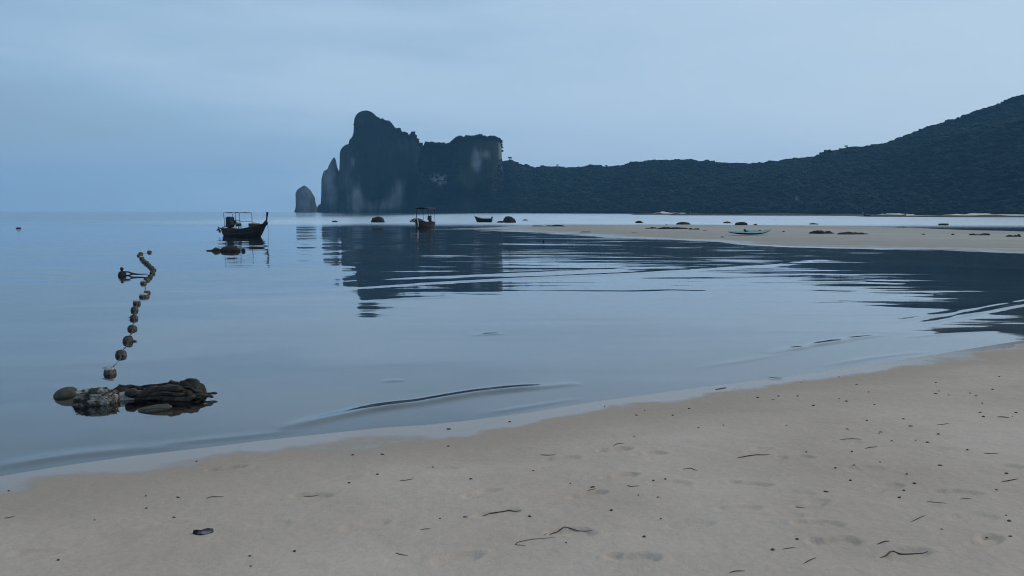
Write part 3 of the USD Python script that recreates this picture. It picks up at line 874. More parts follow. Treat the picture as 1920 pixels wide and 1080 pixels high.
    obj("engine_mount", cat(tube([[ex, 0, fs - .2], [ex, 0, ez - .12]], .06, 8), box((.5, .5, .07), (ex + .1, 0, fs - .02)), box((.12, .34, .30), (ex - .05, 0, ez - .25), bevel=.02)), M_engine, t)
    obj("tiller", tube([[ex + .45, 0, ez + .12], [ex + .9, -.05, ez + .28], [ex + 1.5, -.1, ez + .22]], [.025, .022, .028], 7), M_steel, t)
    tail_end = np.array([-L / 2 - .95, -.1, fs - .12]) if engine_up else np.array([-L / 2 - 1.0, .1, -.1])
    sh = obj("tail_shaft", tube([[ex - .1, 0, ez - .08], [ex - .45, .03, ez - .24], tail_end], [.05, .04, .034], 8), M_steel, t)
    blades = []
    for k in range(3):
        b = box((.03, .11, .20), (0, 0, .12), bevel=.012)
        b.apply_transform(trimesh.transformations.rotation_matrix(.5, (0, 0, 1)))
        b.apply_transform(trimesh.transformations.rotation_matrix(k * 2.094, (1, 0, 0)))
        blades.append(b)
    hub = trimesh.creation.icosphere(2, .07)
    pr = cat(hub, *blades); pr.apply_translation(tail_end)
    obj("propeller", pr, M_engine, sh)
    obj("skeg", box((.30, .025, .24), tail_end + [.16, 0, -.17], bevel=.01), M_engine, sh)
    obj("guard", cat(tube([tail_end + [.35 , 0, .06], tail_end + [.1, 0, .17], tail_end + [-.05, 0, .15]], .025, 6)), M_engine, sh)
    if extras:
        obj('engine_cover', box((.60, .56, .92), (ex + .05, 0, fs + .50), rot=(0, .06, 0), bevel=.10), M_canvas, t)
        obj("fuel_tank", box((.46, .32, .26), (ex + 1.15, .02, fm + .38), bevel=.06), M_engine, t)
        for k in range(4):
            obj("rack_leg", tube([[ex + 1.0 + .3 * (k % 2), -.12 + .28 * (k // 2), fm - .15], [ex + 1.0 + .3 * (k % 2), -.12 + .28 * (k // 2), fm + .28]], .02, 5), M_steel, t)
        obj("bow_box", box((.75, .62, .28), (L * .24, 0, out[23, 0, 2] + .10), bevel=.03), M_trim, t)
        obj("tarp_pole", tube([[ex + .9, -yb * .8, fm + .52], [-.1, -yb * .8, fm + .62], [L * .16, -yb * .7, fm + .68], [L * .33, -yb * .35, fm + .60]], .022, 6), M_steel, t)
        obj("coiled_rope", trimesh.creation.torus(.16, .06, 18, 8, transform=trimesh.transformations.translation_matrix((-.35, .1, fm - .02))), M_rope, t)
        obj("mooring_rope", tube([[tip[0] + .0, 0, tip[2] - .1], [tip[0] + .05, -.02, tip[2] * .5], [tip[0] + .08, -.04, -.1]], .012, 5), M_rope, t)
    return t


p1 = at(460, 443.0)
longtail("dark wooden longtail boat with bare canopy frame afloat at the left", p1, math.radians(-33), 4.9, 1.45, .58, .66, 1.20, None, post_h=.82, cz=1.95, cx=(-.40, .03))
p2 = at(796, 427)
longtail("longtail boat with curved dark canopy roof seen nearly end on", p2, math.radians(-100), 6.2, 1.9, .62, .75, 1.15, None, canopy="roof", post_h=1.1, cz=2.45, cx=(-.32, .16), ribbon=True, extras=False, panel=False)

# small skiff
p3 = at(906, 416.5)
t = thing("skiff", "small open skiff with white inside and dark hull beside a dark boulder", "boat", p3, math.radians(168))
(v, f), out = hull_loft(3.3, 1.4, .75, .80, 1.35, .15, transom=.85)
obj("hull", trimesh.Trimesh(v, np.vstack([f[:, [0, 1, 2]], f[:, [0, 2, 3]]]), process=False), M_tealdk, t, smooth=40)
for s in (-1, 1):
    obj("gunwale", rail_along(out, s, .10, dz=.02), M_white, t)
obj("bow_deck", (np.vstack([[out[k, 0] + [0, .05, -.05], out[k, -1] + [0, -.05, -.05]] for k in range(18, 29)]), grid_faces(11, 2)), M_white, t)
for k in (6, 12):
    obj("seat", box((.26, 2 * abs(out[k, 0, 1]) - .1, .05), (out[k, 0, 0], 0, out[k, 0, 2] - .12)), M_white, t)
ob = obj("outboard", cat(box((.28, .26, .42), (-1.85, 0, .95), bevel=.05), box((.12, .10, .8), (-1.85, 0, .45), bevel=.02)), M_engine, t)
obj("tie_rope", tube([[-1.6, .3, .7], [-2.3, .5, .35], [-3.2, .7, .12]], .018, 5), M_rope, t)


def far_boat(px, py, rot, label, L=7.5, cabin=True):
    p = at(px, py)
    t = thing("distant_boat", label, "boat", p, rot)
    (v, f), out = hull_loft(L, 1.7, .6, .8, 1.6, .2)
    obj("hull", trimesh.Trimesh(v, np.vstack([f[:, [0, 1, 2]], f[:, [0, 2, 3]]]), process=False), M_hull, t, smooth=40)
    tip = out[-1, 0]
    obj("bow_post", tube([tip - [.2, 0, .3], tip + [.15, 0, .9]], [.09, .12], 6), M_white, t)
    if cabin:
        obj("canopy", box((L * .4, 1.5, .12), (-.6, 0, 1.95), bevel=.03), M_white, t)
        for a_ in (-1, 1):
            for b_ in (-1, 1):
                obj("canopy_post", tube([[-.6 + a_ * L * .18, b_ * .65, .4], [-.6 + a_ * L * .18, b_ * .65, 1.95]], .035, 5), M_white, t)


far_boat(1690, 404.4, math.radians(15), "distant longtail boat with white canopy off the right shore", 9.0)
far_boat(1625, 405.0, math.radians(190), "distant low dark boat left of the white canopied one", 5.0, cabin=False)
far_boat(1287, 403.2, math.radians(5), "tiny dark boat below the pale strip of far beach", 6.0, cabin=False)

# kayak on the bar
pk = on_bar(1405, 440.5)
t = thing("kayak", "teal sit-on kayak lying on the sandbar", "kayak", pk + [0, 0, .07], math.radians(12))
UsdGeom.Xformable(t).AddRotateXOp().Set(12.0)
ns, nc = 34, 16
kv, kb = [], []
Lk = 4.15
for i in range(ns):
    q = i / (ns - 1)
    w = .46 * max(.05, math.sin(math.pi * q) ** .5)
    rise = .24 * max(0, (q - .66) / .34) ** 2 + .03 * max(0, (.2 - q) / .2) ** 2
    for j in range(nc):
        a = j / nc * 2 * math.pi
        y, z = w * math.cos(a), math.sin(a)
        zz = .20 + rise + (z * .21 if z < 0 else z * .12) * (max(.12, math.sin(math.pi * q) ** .5))
        if z > 0 and .34 < q < .66 and abs(y) < w * .72:
            zz -= .13 * (1 - (abs(y) / (w * .72)) ** 4) * math.sin((q - .34) / .32 * math.pi) ** .4
        kv.append([(q - .5) * Lk, y, zz])
kv = np.array(kv)
ft, fb = [], []
for i in range(ns - 1):
    for j in range(nc):
        a, b = i * nc + j, i * nc + (j + 1) % nc
        (ft if j < nc // 2 else fb).append([a, a + nc, b + nc, b])
obj("deck", trimesh.Trimesh(kv, np.vstack([np.array(ft)[:, [0, 1, 2]], np.array(ft)[:, [0, 2, 3]]]), process=False), M_teal, t, smooth=40)
obj("bottom", trimesh.Trimesh(kv * [1, 1, 1], np.vstack([np.array(fb)[:, [0, 1, 2]], np.array(fb)[:, [0, 2, 3]]]), process=False), M_tealdk, t, smooth=40)
obj("seat", box((.36, .46, .05), (-.25, 0, .22), bevel=.02), M_tealdk, t)
obj("seat_back", box((.05, .44, .22), (-.46, 0, .33), rot=(0, -.25, 0), bevel=.02), M_tealdk, t)
obj("hatch", trimesh.creation.cylinder(.11, .03, sections=20, transform=trimesh.transformations.translation_matrix((.95, 0, .335))), M_tealdk, t)


# ------------------------------------------------------------------ rocks in the water and on the bar
def place_rock(name, px, base_py, wpx, hpx_, label, category, mat=None, seed=1, bar=False, sub=3, rough=.22, deep=1.0, blocky=0.0, yaw=None, parts=0, group=None, sy=1.0, ridged=0.0):
    p = on_bar(px, base_py) if bar else at(px, base_py)
    k = F_PX / p[1]
    w, h = wpx / k, hpx_ / k
    p = p + np.array([0, w * 0.3 * sy, 0])
    m = rock((w, w * .85 * sy, 2 * h), seed, rough, sub, 1.4, blocky=blocky, ridged=ridged)
    m.apply_translation([0, 0, -0.08 * h])
    v = np.array(m.vertices); v[:, 2] = np.where(v[:, 2] < -0.5 * h, -0.5 * h, v[:, 2])
    m = trimesh.Trimesh(v, m.faces, process=False)
    extra = []
    r_ = np.random.default_rng(seed + 100)
    for i in range(parts):
        e = rock((w * r_.uniform(.25, .5), w * .3, h * r_.uniform(.5, 1.3)), seed + 20 + i, rough, 2)
        e.apply_translation([w * r_.uniform(-.55, .55), -w * r_.uniform(-.1, .3), 0])
        extra.append(e)
    x = obj(name, cat(m, *extra) if extra else m, mat or M_rock, None, smooth=50)
    UsdGeom.Xformable(x).AddTranslateOp().Set(Gf.Vec3d(*map(float, p)))
    tag(x, label, category, group)
    return p


place_rock("boulder", 707, 417, 25, 12, "rounded dark boulder in the water left of the roofed longtail boat", "rock", seed=3, rough=.12, blocky=.25)
place_rock("boulder", 955, 417.5, 25, 12.5, "dark humped boulder right of the small white skiff", "rock", seed=5, rough=.2)
place_rock("boulder", 939, 417.6, 14, 4, "low dark stone touching the humped boulder beside the skiff", "rock", seed=6)
place_rock("boulder", 781, 416.5, 26, 8, "low domed dark rock behind the roofed longtail boat", "rock", seed=8, rough=.1)
place_rock("boulder", 627, 416.5, 12, 3, "tiny low rock awash left of the rounded dark boulder", "rock", seed=9)
place_rock("boulder", 985, 413.5, 11, 2.4, "flat dark stone alone right of the humped boulder", "rock", seed=10)
place_rock("boulder", 1199, 418.2, 15, 4.2, "small dark rock beyond the left part of the sandbar", "rock", seed=11, parts=2)
place_rock("boulder", 1283, 421, 27, 5, "long low dark rock with two humps beyond the sandbar", "rock", seed=12, parts=2)
place_rock("boulder", 1365, 418.5, 16, 3.4, "thin flat rock just left of the blocky rock behind the kayak", "rock", seed=13)
place_rock("boulder", 1392, 422.2, 23, 6.6, "blocky dark rock in the water behind the kayak", "rock", seed=14, blocky=.3, rough=.18)
place_rock("boulder", 1417, 422.5, 8, 3.2, "small round rock right of the blocky rock behind the kayak", "rock", seed=15)
place_rock("boulder", 1526, 420.8, 13, 2.8, "little dark rock in the water between kayak and far right", "rock", seed=16, parts=1)
place_rock("boulder", 1772, 422.5, 19, 4.2, "flat topped dark rock at the far right beyond the sandbar", "rock", seed=17, blocky=.3)
place_rock("boulder", 1019, 453, 4, 4.5, "small dark stub sticking out of the lagoon below the sandbar", "rock", seed=18)
place_rock("boulder", 33, 429, 9, 3.0, "tiny dark float on open water at the far left", "float", seed=19, rough=.1)
place_rock("boulder", 1250, 423.0, 5, 2.6, "pebble sized rock left of the two humped rock", "rock", seed=33)
HEAPS = [(1030, 424.5, 62, 3.2, "thin dark weed line at the sandbar's left end", 3), (1222, 429, 22, 4, "dark weed heap at the left of the long weed line", 2), (1262, 429.5, 60, 4.2, "longest dark weed bank across the middle of the sandbar", 5),
         (1303, 430.5, 22, 3.2, "small weed heap trailing off the longest weed bank", 2), (1322, 433, 9, 2.0, "single weed clump between weed bank and kayak", 1), (1540, 438, 44, 6, "grey brown weed heap right of the kayak, tallest on the bar", 4),
         (1600, 439.5, 52, 4.5, "long flat dark weed heap next to the tallest one", 4), (1692, 427, 24, 2.6, "weed patch at the water's edge beyond the bar", 2), (1733, 440, 9, 2.2, "tiny weed clump alone on the right part of the bar", 1),
         (1790, 440.5, 12, 2.6, "small weed clump left of the long right heap", 1), (1836, 441, 36, 4.0, "long low weed heap on the right part of the bar", 3), (1902, 444, 26, 5, "weed heap at the right edge of the photo", 2),
         (1190, 437.8, 20, 1.8, "thin weed strip on the near side of the bar", 2), (1096, 435.2, 24, 1.6, "faint weed strip towards the left tip of the bar", 2), (1353, 444.8, 12, 1.8, "weed wisp in front of the kayak's left end", 1),
         (1467, 434.9, 9, 1.8, "weed clump just right of the kayak's bow", 1)]
for i, (a, b, w, h, lab, n) in enumerate(HEAPS):
    p = on_bar(a, b)
    k = F_PX / p[1]
    r_ = np.random.default_rng(200 + i)
    ms = []
    for j in range(n * 3 + 1):
        W = w / k
        e = rock((W * r_.uniform(.22, .5), W * r_.uniform(.10, .25) + .1, 2 * h / k * r_.uniform(.35, 1.0)), 300 + i * 9 + j, .28, 2)
        e.apply_translation([W * r_.uniform(-.38, .38), W * r_.uniform(-.05, .12), 0])
        ms.append(e)
    x = obj("seaweed_heap", cat(*ms), M_rock, None, smooth=50)
    UsdGeom.Xformable(x).AddTranslateOp().Set(Gf.Vec3d(*map(float, p)))
    tag(x, lab, "seaweed")

# weed covered mooring clump under the big boat's reflection
p = at(432, 471)
t = thing("mooring_clump", "round weed covered mooring float in front of the left longtail boat", "float", p)
m = rock((1.0, .7, .44), 55, .15, 3); m.apply_translation([0, 0, .06])
obj("body", m, M_rock, t, smooth=50)
m = rock((.22, .2, .2), 57, .2, 2); m.apply_translation([.68, 0, .05])
obj("knob", m, M_rock, t, smooth=50)
obj("rope", tube([[-.5, 0, .06], [-.75, 0, .1], [-.98, -.02, .03], [-1.25, -.02, .03]], [.05, .12, .045, .03], 7), M_rope, t)

# duck shaped mooring buoy with its stick
p = at(229, 517)
t = thing("driftwood_stump", "dark round stump with a stick pointing right beside the float line", "driftwood", p)
m = rock((.24, .22, .26), 71, .12, 3); m.apply_translation([0, 0, .03])
obj("stump", m, M_rock, t, smooth=50)
m = rock((.11, .1, .12), 72, .15, 2); m.apply_translation([.0, 0, .22])
obj("knob", m, M_rock, t, smooth=50)
obj("neck", tube([[0, 0, .1], [0, 0, .2]], .03, 6), M_rock, t)
obj("stick", tube([[.05, 0, .13], [.22, 0, .12], [.36, 0, .06], [.55, -.02, .05], [.86, -.05, .06]], [.025, .025, .035, .022, .012], 7), M_wood, t)
obj("stick", tube([[.05, 0, .03], [.2, 0, .01], [.36, 0, .06]], [.025, .022, .03], 7), M_wood, t)

# ------------------------------------------------------------------ float line
FLOATS = [(280, 474, 8, 0), (264, 477, 8, 0), (260.5, 480, 7, 0), (266, 485, 8.5, 1), (269.6, 490, 8, 0), (275, 494, 9, 0), (279, 498.5, 9, 0), (284, 503, 9.5, 0), (288.2, 507.5, 9, 0), (286, 513, 10, 0),
          (282, 519.5, 9.5, 0), (275.5, 525, 10.5, 0), (269, 532, 11, 1), (276, 550, 11.5, 1), (270.6, 557, 18, 1), (256.6, 570, 14, 1), (252.3, 582, 13.5, 0), (251.3, 598, 14.5, 0), (248.2, 617.5, 16, 0),
          (240, 640, 18, 0), (226.8, 667, 20.5, 0), (206.3, 701, 22, 1)]
FL = ["farthest small float of the line, pointed to the right", "float at the line's far left bend, lying on its side", "tiny float at the very corner of the far left bend", "light capped float below the far left bend",
      "small float on the slant, second below the far bend", "float in the middle of the far slanting row", "float just above the line's right bend", "float at the upper side of the right bend",
      "outermost float of the right bend", "float at the lower side of the right bend", "float where the line turns back left from its right bend", "round float next above the pale banded one of the far cluster",
      "pale banded float ending the far cluster", "round float leaning on a wide one in mid line", "wide light topped float, the broadest of mid line", "round float with a white band below the broad one",
      "plain round float below the white banded one", "round float with a small spur to the left", "plain dark float, fourth from the near end", "float with a pointed tip to the right, third from near end",
      "large round speckled float, second from the near end", "nearest and largest float with pale flap on top"]
rope_pts = []
for i, ((a, b, w, capd), lab) in enumerate(zip(FLOATS, FL)):
    p = at(a, b)
    d = w / (F_PX / p[1])
    t = thing("line_float", lab, "float", p, rng.uniform(-.5, .5), "floats strung on the old swimming line")
    m = rock((d, d * .9, d * (1.0 if i != 14 else .62)), 400 + i, .10, 3, 1.3, blocky=.3)
    m.apply_transform(trimesh.transformations.euler_matrix(rng.uniform(-.2, .2), rng.uniform(-.25, .25), 0))
    m.apply_translation([0, 0, d * .06])
    obj("body", m, M_float, t, smooth=50)
    if capd:
        c = rock((d * .86, d * .78, d * .40), 430 + i, .12, 2, 1.5)
        c.apply_translation([-.05 * d, 0, d * .42 if i != 14 else d * .24])
        obj("cap", c, M_floatcap, t, smooth=50)
    if i == 19:
        obj("spur", tube([[.2 * d, 0, .1 * d], [.6 * d, 0, .08 * d], [1.05 * d, 0, .07 * d]], [d * .22, d * .13, .003], 7), M_float, t)
        obj("top_flap", tube([[-.25 * d, 0, .5 * d], [.2 * d, 0, .55 * d], [.5 * d, 0, .52 * d]], [d * .08, d * .07, .003], 6), M_float, t)
    if i == 21:
        obj("flap", tube([[.3 * d, 0, .55 * d], [-.2 * d, 0, .58 * d], [-.75 * d, -.02, .47 * d]], [d * .10, d * .09, .004], 7), M_floatcap, t)
    if i == 17:
        obj("spur", tube([[-.3 * d, 0, .1 * d], [-.7 * d, 0, .2 * d]], [d * .15, .003], 6), M_float, t)
    if i == 0:
        obj("spur", tube([[.2 * d, 0, .2 * d], [.7 * d, 0, .42 * d]], [d * .18, .003], 6), M_float, t)
    rope_pts.append(p)
rp = []
for a, b in zip(rope_pts[:-1], rope_pts[1:]):
    for s in np.linspace(0, 1, 6)[:-1]:
        q = a * (1 - s) + b * s
        rp.append(q + [0.02 * math.sin(s * 6.28), 0, -.03 * math.sin(s * math.pi) + .022])
rp.append(rope_pts[-1])
rope = obj("float_rope", tube(np.array(rp), .014, 5), M_rope, None)
tag(rope, "thin sagging rope threading the old float line", "rope")

# ------------------------------------------------------------------ heap of rock and driftwood at the near end of the line
SC = lambda p: F_PX / p[1]


def piece(name, mesh, mat, loc, label, category, rotz=0.0, smooth=50, group=None):
    x = obj(name, mesh, mat, None, smooth=smooth)
    xf = UsdGeom.Xformable(x)
    xf.AddTranslateOp().Set(Gf.Vec3d(*map(float, loc)))
    if rotz:
        xf.AddRotateZOp().Set(math.degrees(rotz))
    return tag(x, label, category, group)


pc = at(165, 762)
k = SC(pc)
cw = 92 / k
m = rock((cw, cw * .7, .29), 81, .16, 5, 1.6, blocky=.42, ridged=.55)
piece("coral_rock", m, M_coral, pc + [0, cw * .36, .01], "rough pale topped coral rock at the front of the driftwood heap", "rock")
pb = at(114, 747)
m = rock((38 / SC(pb) * 1.1, .18, .15), 83, .09, 4, 1.2, blocky=.1)
m.apply_transform(trimesh.transformations.euler_matrix(0, -.25, .3))
piece("boulder", m, M_boulder, pb + [.0, .1, .03], "smooth rounded olive boulder left of the rough coral rock", "rock")
pf = at(283, 772)
m = rock((68 / SC(pf), .14, .085), 84, .07, 4, 1.2, blocky=.3)
m.apply_transform(trimesh.transformations.euler_matrix(.12, -.13, .12))
piece("flat_stone", m, M_boulder, pf + [0, .07, .008], "long flat dark stone lying in front of the driftwood heap", "rock")
pr_ = at(335, 752)
m = rock((.34, .28, .38), 86, .2, 4, 1.6)
piece("boulder", m, M_rock, pr_ + [.02, .28, .0], "peaked dark rock at the right end of the driftwood heap", "rock")
m = rock((.24, .2, .20), 88, .2, 4, 1.6)
piece("boulder", m, M_rock, at(212, 750) + [.0, .22, .02], "dark knobbly rock where the driftwood heap meets the coral rock", "rock")
m = rock((.32, .24, .13), 89, .22, 4, 1.6)
piece("boulder", m, M_rock, at(350, 752) + [-.02, .20, .0], "low dark rock spreading right below the peaked one", "rock")


def logmesh(pts, rad, seed, n=10):
    pts = np.asarray(pts, float)
    t = np.linspace(0, len(pts) - 1, 40)
    q = np.stack([np.interp(t, np.arange(len(pts)), pts[:, k_]) for k_ in range(3)], 1)
    q += (np.stack([meshkit.noise(np.stack([t * 1.4, 0 * t + seed, 0 * t + k_], -1), seed + k_) for k_ in range(3)], 1) - .5) * rad * 1.6
    rr = np.interp(np.linspace(0, 1, 40), [0, .06, .5, .94, 1], [.55, .95, 1, .75, .3]) * rad
    m = tube(q, rr, n)
    v = np.array(m.vertices)
    v += (np.stack([meshkit.fbm(v * [9, 40, 40] + k_ * 7 + seed, 3, seed + 7 + k_) for k_ in range(3)], 1) - .5) * rad * 1.5
    return trimesh.Trimesh(v, m.faces, process=False)


LOGS = [([(212, 742, 0.072), (260, 738, 0.094), (330, 735, 0.108)], .045, "dark thick log along the back of the driftwood heap"),
        ([(238, 748, 0.036), (290, 742, 0.072), (352, 738, 0.072)], .034, "middle dark log sloping up towards the peaked rock"),
        ([(240, 733, 0.094), (300, 729, 0.122), (345, 731, 0.122)], .018, "thin dark branch on top of the driftwood heap"),
        ([(280, 752, 0.022), (320, 747, 0.036), (362, 744, 0.036)], .032, "wet low log at the right front of the heap"),
        ([(318, 728, 0.122), (352, 733, 0.086), (394, 740, 0.036)], .018, "dark branch pointing out to the right of the heap"),
        ([(326, 726, 0.158), (338, 738, 0.101), (356, 750, 0.014)], .014, "crooked root leaning down from the peaked rock"),
        ([(225, 752, 0.022), (262, 748, 0.036), (300, 748, 0.036)], .026, "short dark log behind the pale plank"),
        ([(245, 740, 0.101), (285, 736, 0.115), (318, 737, 0.108)], .014, "thin bent stick lying across the heap's middle"),
        ([(300, 732, 0.122), (308, 727, 0.151), (322, 727, 0.144)], .018, "small knotted twig lump on the heap's crest"),
        ([(262, 745, 0.072), (300, 740, 0.090), (334, 744, 0.065)], .020, "half hidden dark branch above the wet low log"),
        ([(290, 740, 0.101), (318, 735, 0.115), (342, 744, 0.050)], .012, "arched thin root below the knotted lump"),
        ([(205, 738, 0.086), (226, 733, 0.108), (248, 737, 0.094)], .022, "stubby dark branch beside the knobbly rock"),
        ([(336, 745, 0.058), (360, 740, 0.065), (384, 741, 0.036)], .020, "short flat branch under the one pointing right")]
mat_c = at(290, 752)
m = rock((.88, .40, .20), 93, .20, 5, 1.7, ridged=.25)
v = np.array(m.vertices)
v[:, 2] += (meshkit.fbm(v * [4, 30, 20], 3, 5) - .5) * .05
v[:, 2] += np.clip(v[:, 0], -1, 1) * .05
m = trimesh.Trimesh(v, m.faces, process=False)
piece("seaweed_mat", m, M_wood, mat_c + [-.05, .26, -.03], "matted dark seaweed filling the driftwood heap between its logs", "seaweed")
for i, (pl, rad, lab) in enumerate(LOGS):
    q = []
    for (a, b, z) in pl:
        d_ = at(a, 752 - (i % 3) * 5)
        q.append(np.array([(a - 960) / F_PX * d_[1], d_[1] + .05 - .03 * (i % 2), z]))
    q = np.array(q)
    c = q.mean(0)
    piece("driftwood_log", logmesh(q - c, rad, 500 + i), M_wood, c, lab, "driftwood")
a0, a1 = at(205, 753), at(283, 747)
c = (a0 + a1) / 2
ln = np.linalg.norm(a1 - a0)
m = box((ln, .13, .024), bevel=.006)
m = m.subdivide().subdivide().subdivide()
v = np.array(m.vertices); v += (np.stack([meshkit.fbm(v * [6, 40, 20] + kk * 5, 3, kk) for kk in range(3)], 1) - .5) * .018; m = trimesh.Trimesh(v, m.faces, process=False)
m.apply_transform(trimesh.transformations.euler_matrix(.55, -.05, 0))
piece("plank", m, M_plank, c + [0, .04, .045], "pale weathered plank at the front of the driftwood heap", "plank", math.atan2(a1[1] - a0[1], a1[0] - a0[0]), smooth=False)

# ------------------------------------------------------------------ litter on the sand
p = on_beach(381, 999)
w = 37 / SC(p)
g = []
for i in range(14):
    q = i / 13
    row = []
    for j in range(9):
        s = j / 8 * 2 - 1
        wd_ = .33 * w * math.sin(math.pi * min(.97, max(.03, q))) ** .6
        row.append([(q - .5) * w, s * wd_, .016 - .014 * s * s + .008 * q + .004 * math.sin(q * 9 + s * 3)])
    g.append(row)
g = np.array(g)
nf = grid_faces(14, 9)
sv = np.vstack([g.reshape(-1, 3), g.reshape(-1, 3) * [1.04, 1.06, .7] - [0, 0, .006]])
piece("curled_shell", (sv, np.vstack([nf, nf[:, ::-1] + 126])), M_shell, p, "dark curled shell with grey back alone on the sand", "shell", .12, smooth=True)

TW = [([(905, 968), (930, 962), (955, 958), (977, 958)], 5.0, "thick bent twig in the middle of the near sand"), ([(1020, 1004), (1035, 999), (1060, 994), (1110, 995)], 4.5, "long twig with a crook just above the hooked strand"),
      ([(985, 1023), (966, 1022), (970, 1017), (1000, 1011), (1040, 1008)], 3.2, "thin hooked strand, curved like a fish hook"), ([(1650, 1046), (1672, 1037), (1700, 1040), (1740, 1037)], 5.5, "long dark wavy stick near the lower right corner"),
      ([(1645, 1021), (1658, 1016), (1668, 1015)], 5.0, "short thick twig above the wavy stick at lower right"), ([(1507, 1057), (1518, 1051), (1530, 1046)], 4.0, "slanted twig left of the wavy stick at lower right"),
      ([(1383, 859), (1400, 856), (1420, 853), (1443, 853)], 5.5, "long straight twig on the upper right sand"), ([(1575, 825), (1595, 823), (1615, 824)], 4.0, "level thin twig right of the long straight one"),
      ([(1878, 904), (1895, 901), (1909, 898)], 4.5, "twig rising to the right by the photo's right edge"), ([(1870, 782), (1880, 782), (1893, 784)], 5.0, "highest twig near the right edge of the sand"),
      ([(1622, 841), (1633, 839), (1645, 838)], 4.0, "small twig just below the level thin twig"), ([(1845, 850), (1858, 851), (1872, 850)], 3.5, "flat pale brown twig left of the right edge"),
      ([(1341, 731), (1352, 729), (1362, 727)], 6.0, "short stick at the waterline on the right"), ([(1708, 979), (1722, 972), (1735, 967)], 3.5, "faint slanted strand above the wavy stick"),
      ([(742, 1037), (750, 1040), (765, 1042)], 3.5, "bent twig near the bottom left of centre"), ([(1150, 836), (1158, 832), (1170, 832)], 4.0, "tiny arched twig below the waterline at centre right"),
      ([(1013, 853), (1026, 854), (1042, 853)], 4.0, "short level twig in mid beach near the centre"), ([(387, 935), (395, 932), (420, 932)], 4.0, "crooked twig above the curled shell"),
      ([(570, 931), (585, 931), (598, 928)], 3.5, "curved twig right of the curled shell's twig"), ([(8, 972), (18, 971), (28, 968)], 4.0, "twig at the left edge of the photo"),
      ([(1467, 1030), (1480, 1028), (1492, 1027)], 3.0, "thin straight twig left of the slanted twig"), ([(1368, 1074), (1380, 1071), (1397, 1071)], 4.0, "twig cut by the bottom edge of the photo"),
      ([(1176, 910), (1183, 913), (1199, 911)], 3.5, "small V shaped twig on mid sand"), ([(1757, 797), (1768, 796), (1780, 794)], 3.5, "fine twig among the specks at upper right"),
      ([(1281, 880), (1295, 878), (1308, 883)], 3.5, "arched thin twig left of the long straight one"), ([(788, 994), (798, 992), (808, 992)], 3.0, "small dash of twig left of the thick bent one"),
      ([(750, 901), (760, 901), (776, 898)], 3.5, "short twig on the pale sand left of centre"), ([(1800, 936), (1812, 935), (1822, 936)], 3.0, "small twig in the right lower sand"),
      ([(1738, 940), (1750, 942), (1775, 944)], 3.0, "faint long strand left of the small right twig"), ([(1500, 949), (1492, 950), (1510, 953)], 3.2, "tight V shaped strand on the right sand"),
      ([(1100, 921), (1110, 920), (1118, 920)], 3.0, "little dash of twig below mid sand"), ([(1440, 707), (1455, 709), (1468, 709)], 3.5, "stick just off the waterline at right")]
for i, (pl, rr, lab) in enumerate(TW):
    pts = np.array([on_beach(a, b) if i not in (12, 31) else at(a, b, .012) for a, b in pl])
    t_ = np.linspace(0, len(pts) - 1, 12)
    q = np.stack([np.interp(t_, np.arange(len(pts)), pts[:, kk]) for kk in range(3)], 1)
    if i not in (12, 31):
        q[:, 2] = [float(_bi((a[1], a[0]))) for a in q]
    q[:, 2] += rr * .001 * .55
    c = q.mean(0)
    rad = rr * .00085 * np.interp(np.linspace(0, 1, 12), [0, .3, .7, 1], [.45, 1.05, .9, .3]) * (pts[0][1] / 5.2) ** .7
    piece("twig", tube(q - c, rad, 6), M_twig, c, lab, "twig", smooth=60)

SP = [(1300 + a / 2.842, 700 + b / 2.842) for a, b in [(27, 290), (160, 277), (426, 140), (455, 122), (343, 130), (555, 122), (776, 137), (816, 150), (776, 20), (965, 168), (870, 60), (933, 100), (640, 173), (1292, 50), (1292, 110), (1308, 95),
      (1360, 117), (1475, 107), (1507, 121), (1540, 160), (1595, 87), (1630, 18), (1528, 210), (1546, 232), (1720, 211), (1700, 230), (1158, 282), (1120, 244), (925, 252), (990, 320), (1000, 314), (602, 420), (845, 418), (995, 474), (856, 490),
      (757, 505), (1248, 369), (1137, 538), (1315, 492), (1178, 588), (1122, 625), (1098, 663), (707, 632), (837, 572), (1669, 535), (1615, 622), (1324, 832), (1683, 788), (1667, 758), (1563, 878), (1688, 870), (423, 941), (553, 885), (497, 278),
      (820, 298), (1305, 325), (1185, 358), (1460, 409), (1057, 361), (575, 48)]]
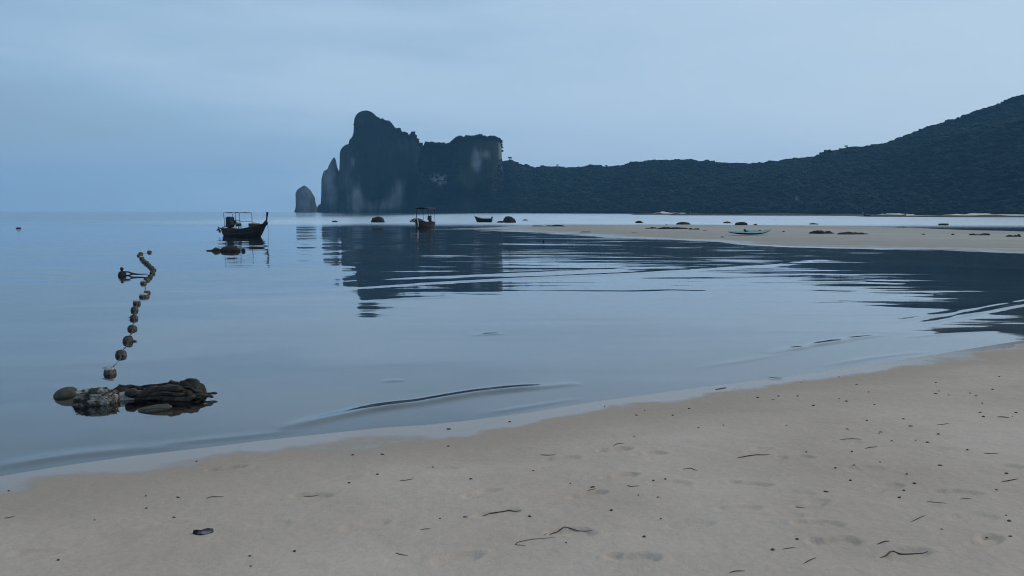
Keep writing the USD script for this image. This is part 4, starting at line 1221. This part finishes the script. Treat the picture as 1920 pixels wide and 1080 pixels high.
SP += [(700 + a / 3.2, 760 + b / 3.2) for a, b in [(1387, 7), (1628, 31), (1578, 60), (1797, 61), (1895, 21), (1566, 187), (818, 99), (450, 246), (960, 394), (1182, 470), (1316, 492), (1590, 540), (1680, 452), (1752, 444), (1708, 553), (1428, 631),
      (938, 668), (400, 681), (550, 672), (357, 371), (585, 443), (25, 415), (55, 296), (1625, 790), (1157, 826), (1725, 682), (452, 143)]]
SP += [(a / 2.743, 760 + b / 2.743) for a, b in [(1011, 289), (1814, 256), (45, 440), (916, 475), (753, 530), (1795, 400), (750, 467), (895, 578), (1515, 752), (1285, 776), (300, 797), (1290, 828), (487, 591)]]
protos = []
for kk in range(4):
    c_ = stage.CreateClassPrim(f"/World/litter_kind{'' if kk == 0 else '_%03d' % kk}")
    m = rock(((.030, .019, .014), (.024, .018, .015), (.042, .014, .012), (.026, .022, .016))[kk], 600 + kk, .25, 2)
    usdkit.mesh(stage, str(c_.GetPath()) + "/chip", m, M_speck, smooth=True)
    protos.append(c_.GetPath())
for i, (a, b) in enumerate(SP):
    p = on_beach(a, b)
    x = UsdGeom.Xform.Define(stage, numbered("/World/beach_litter"))
    x.AddTranslateOp().Set(Gf.Vec3d(*map(float, p + [0, 0, .003])))
    x.AddRotateZOp().Set(float(rng.uniform(-40, 40)))
    s = float(rng.uniform(.45, 1.0) * (p[1] / 6) ** .5)
    x.AddScaleOp().Set(Gf.Vec3f(s, s, s))
    x.GetPrim().GetReferences().AddInternalReference(protos[i % 4])
    x.GetPrim().SetInstanceable(True)
    tag(x, "small dark chip of beach litter lying on the pale sand", "litter", "dark chips scattered over the beach")

# ------------------------------------------------------------------ haze over the whole bay
hb_ = trimesh.creation.box((10400, 10400, 1))
v = np.array(hb_.vertices)
v[:, 1] += 100
v[:, 0] *= 1.0
v[:, 2] = np.where(v[:, 2] > 0, 260.0, -5.0)
tag(obj("haze", trimesh.Trimesh(v, hb_.faces, process=False), None, None), "thin blue morning haze over the bay", "haze", kind="stuff")
UsdShade.MaterialBindingAPI.Apply(stage.GetPrimAtPath("/World/haze")).Bind(M_haze)
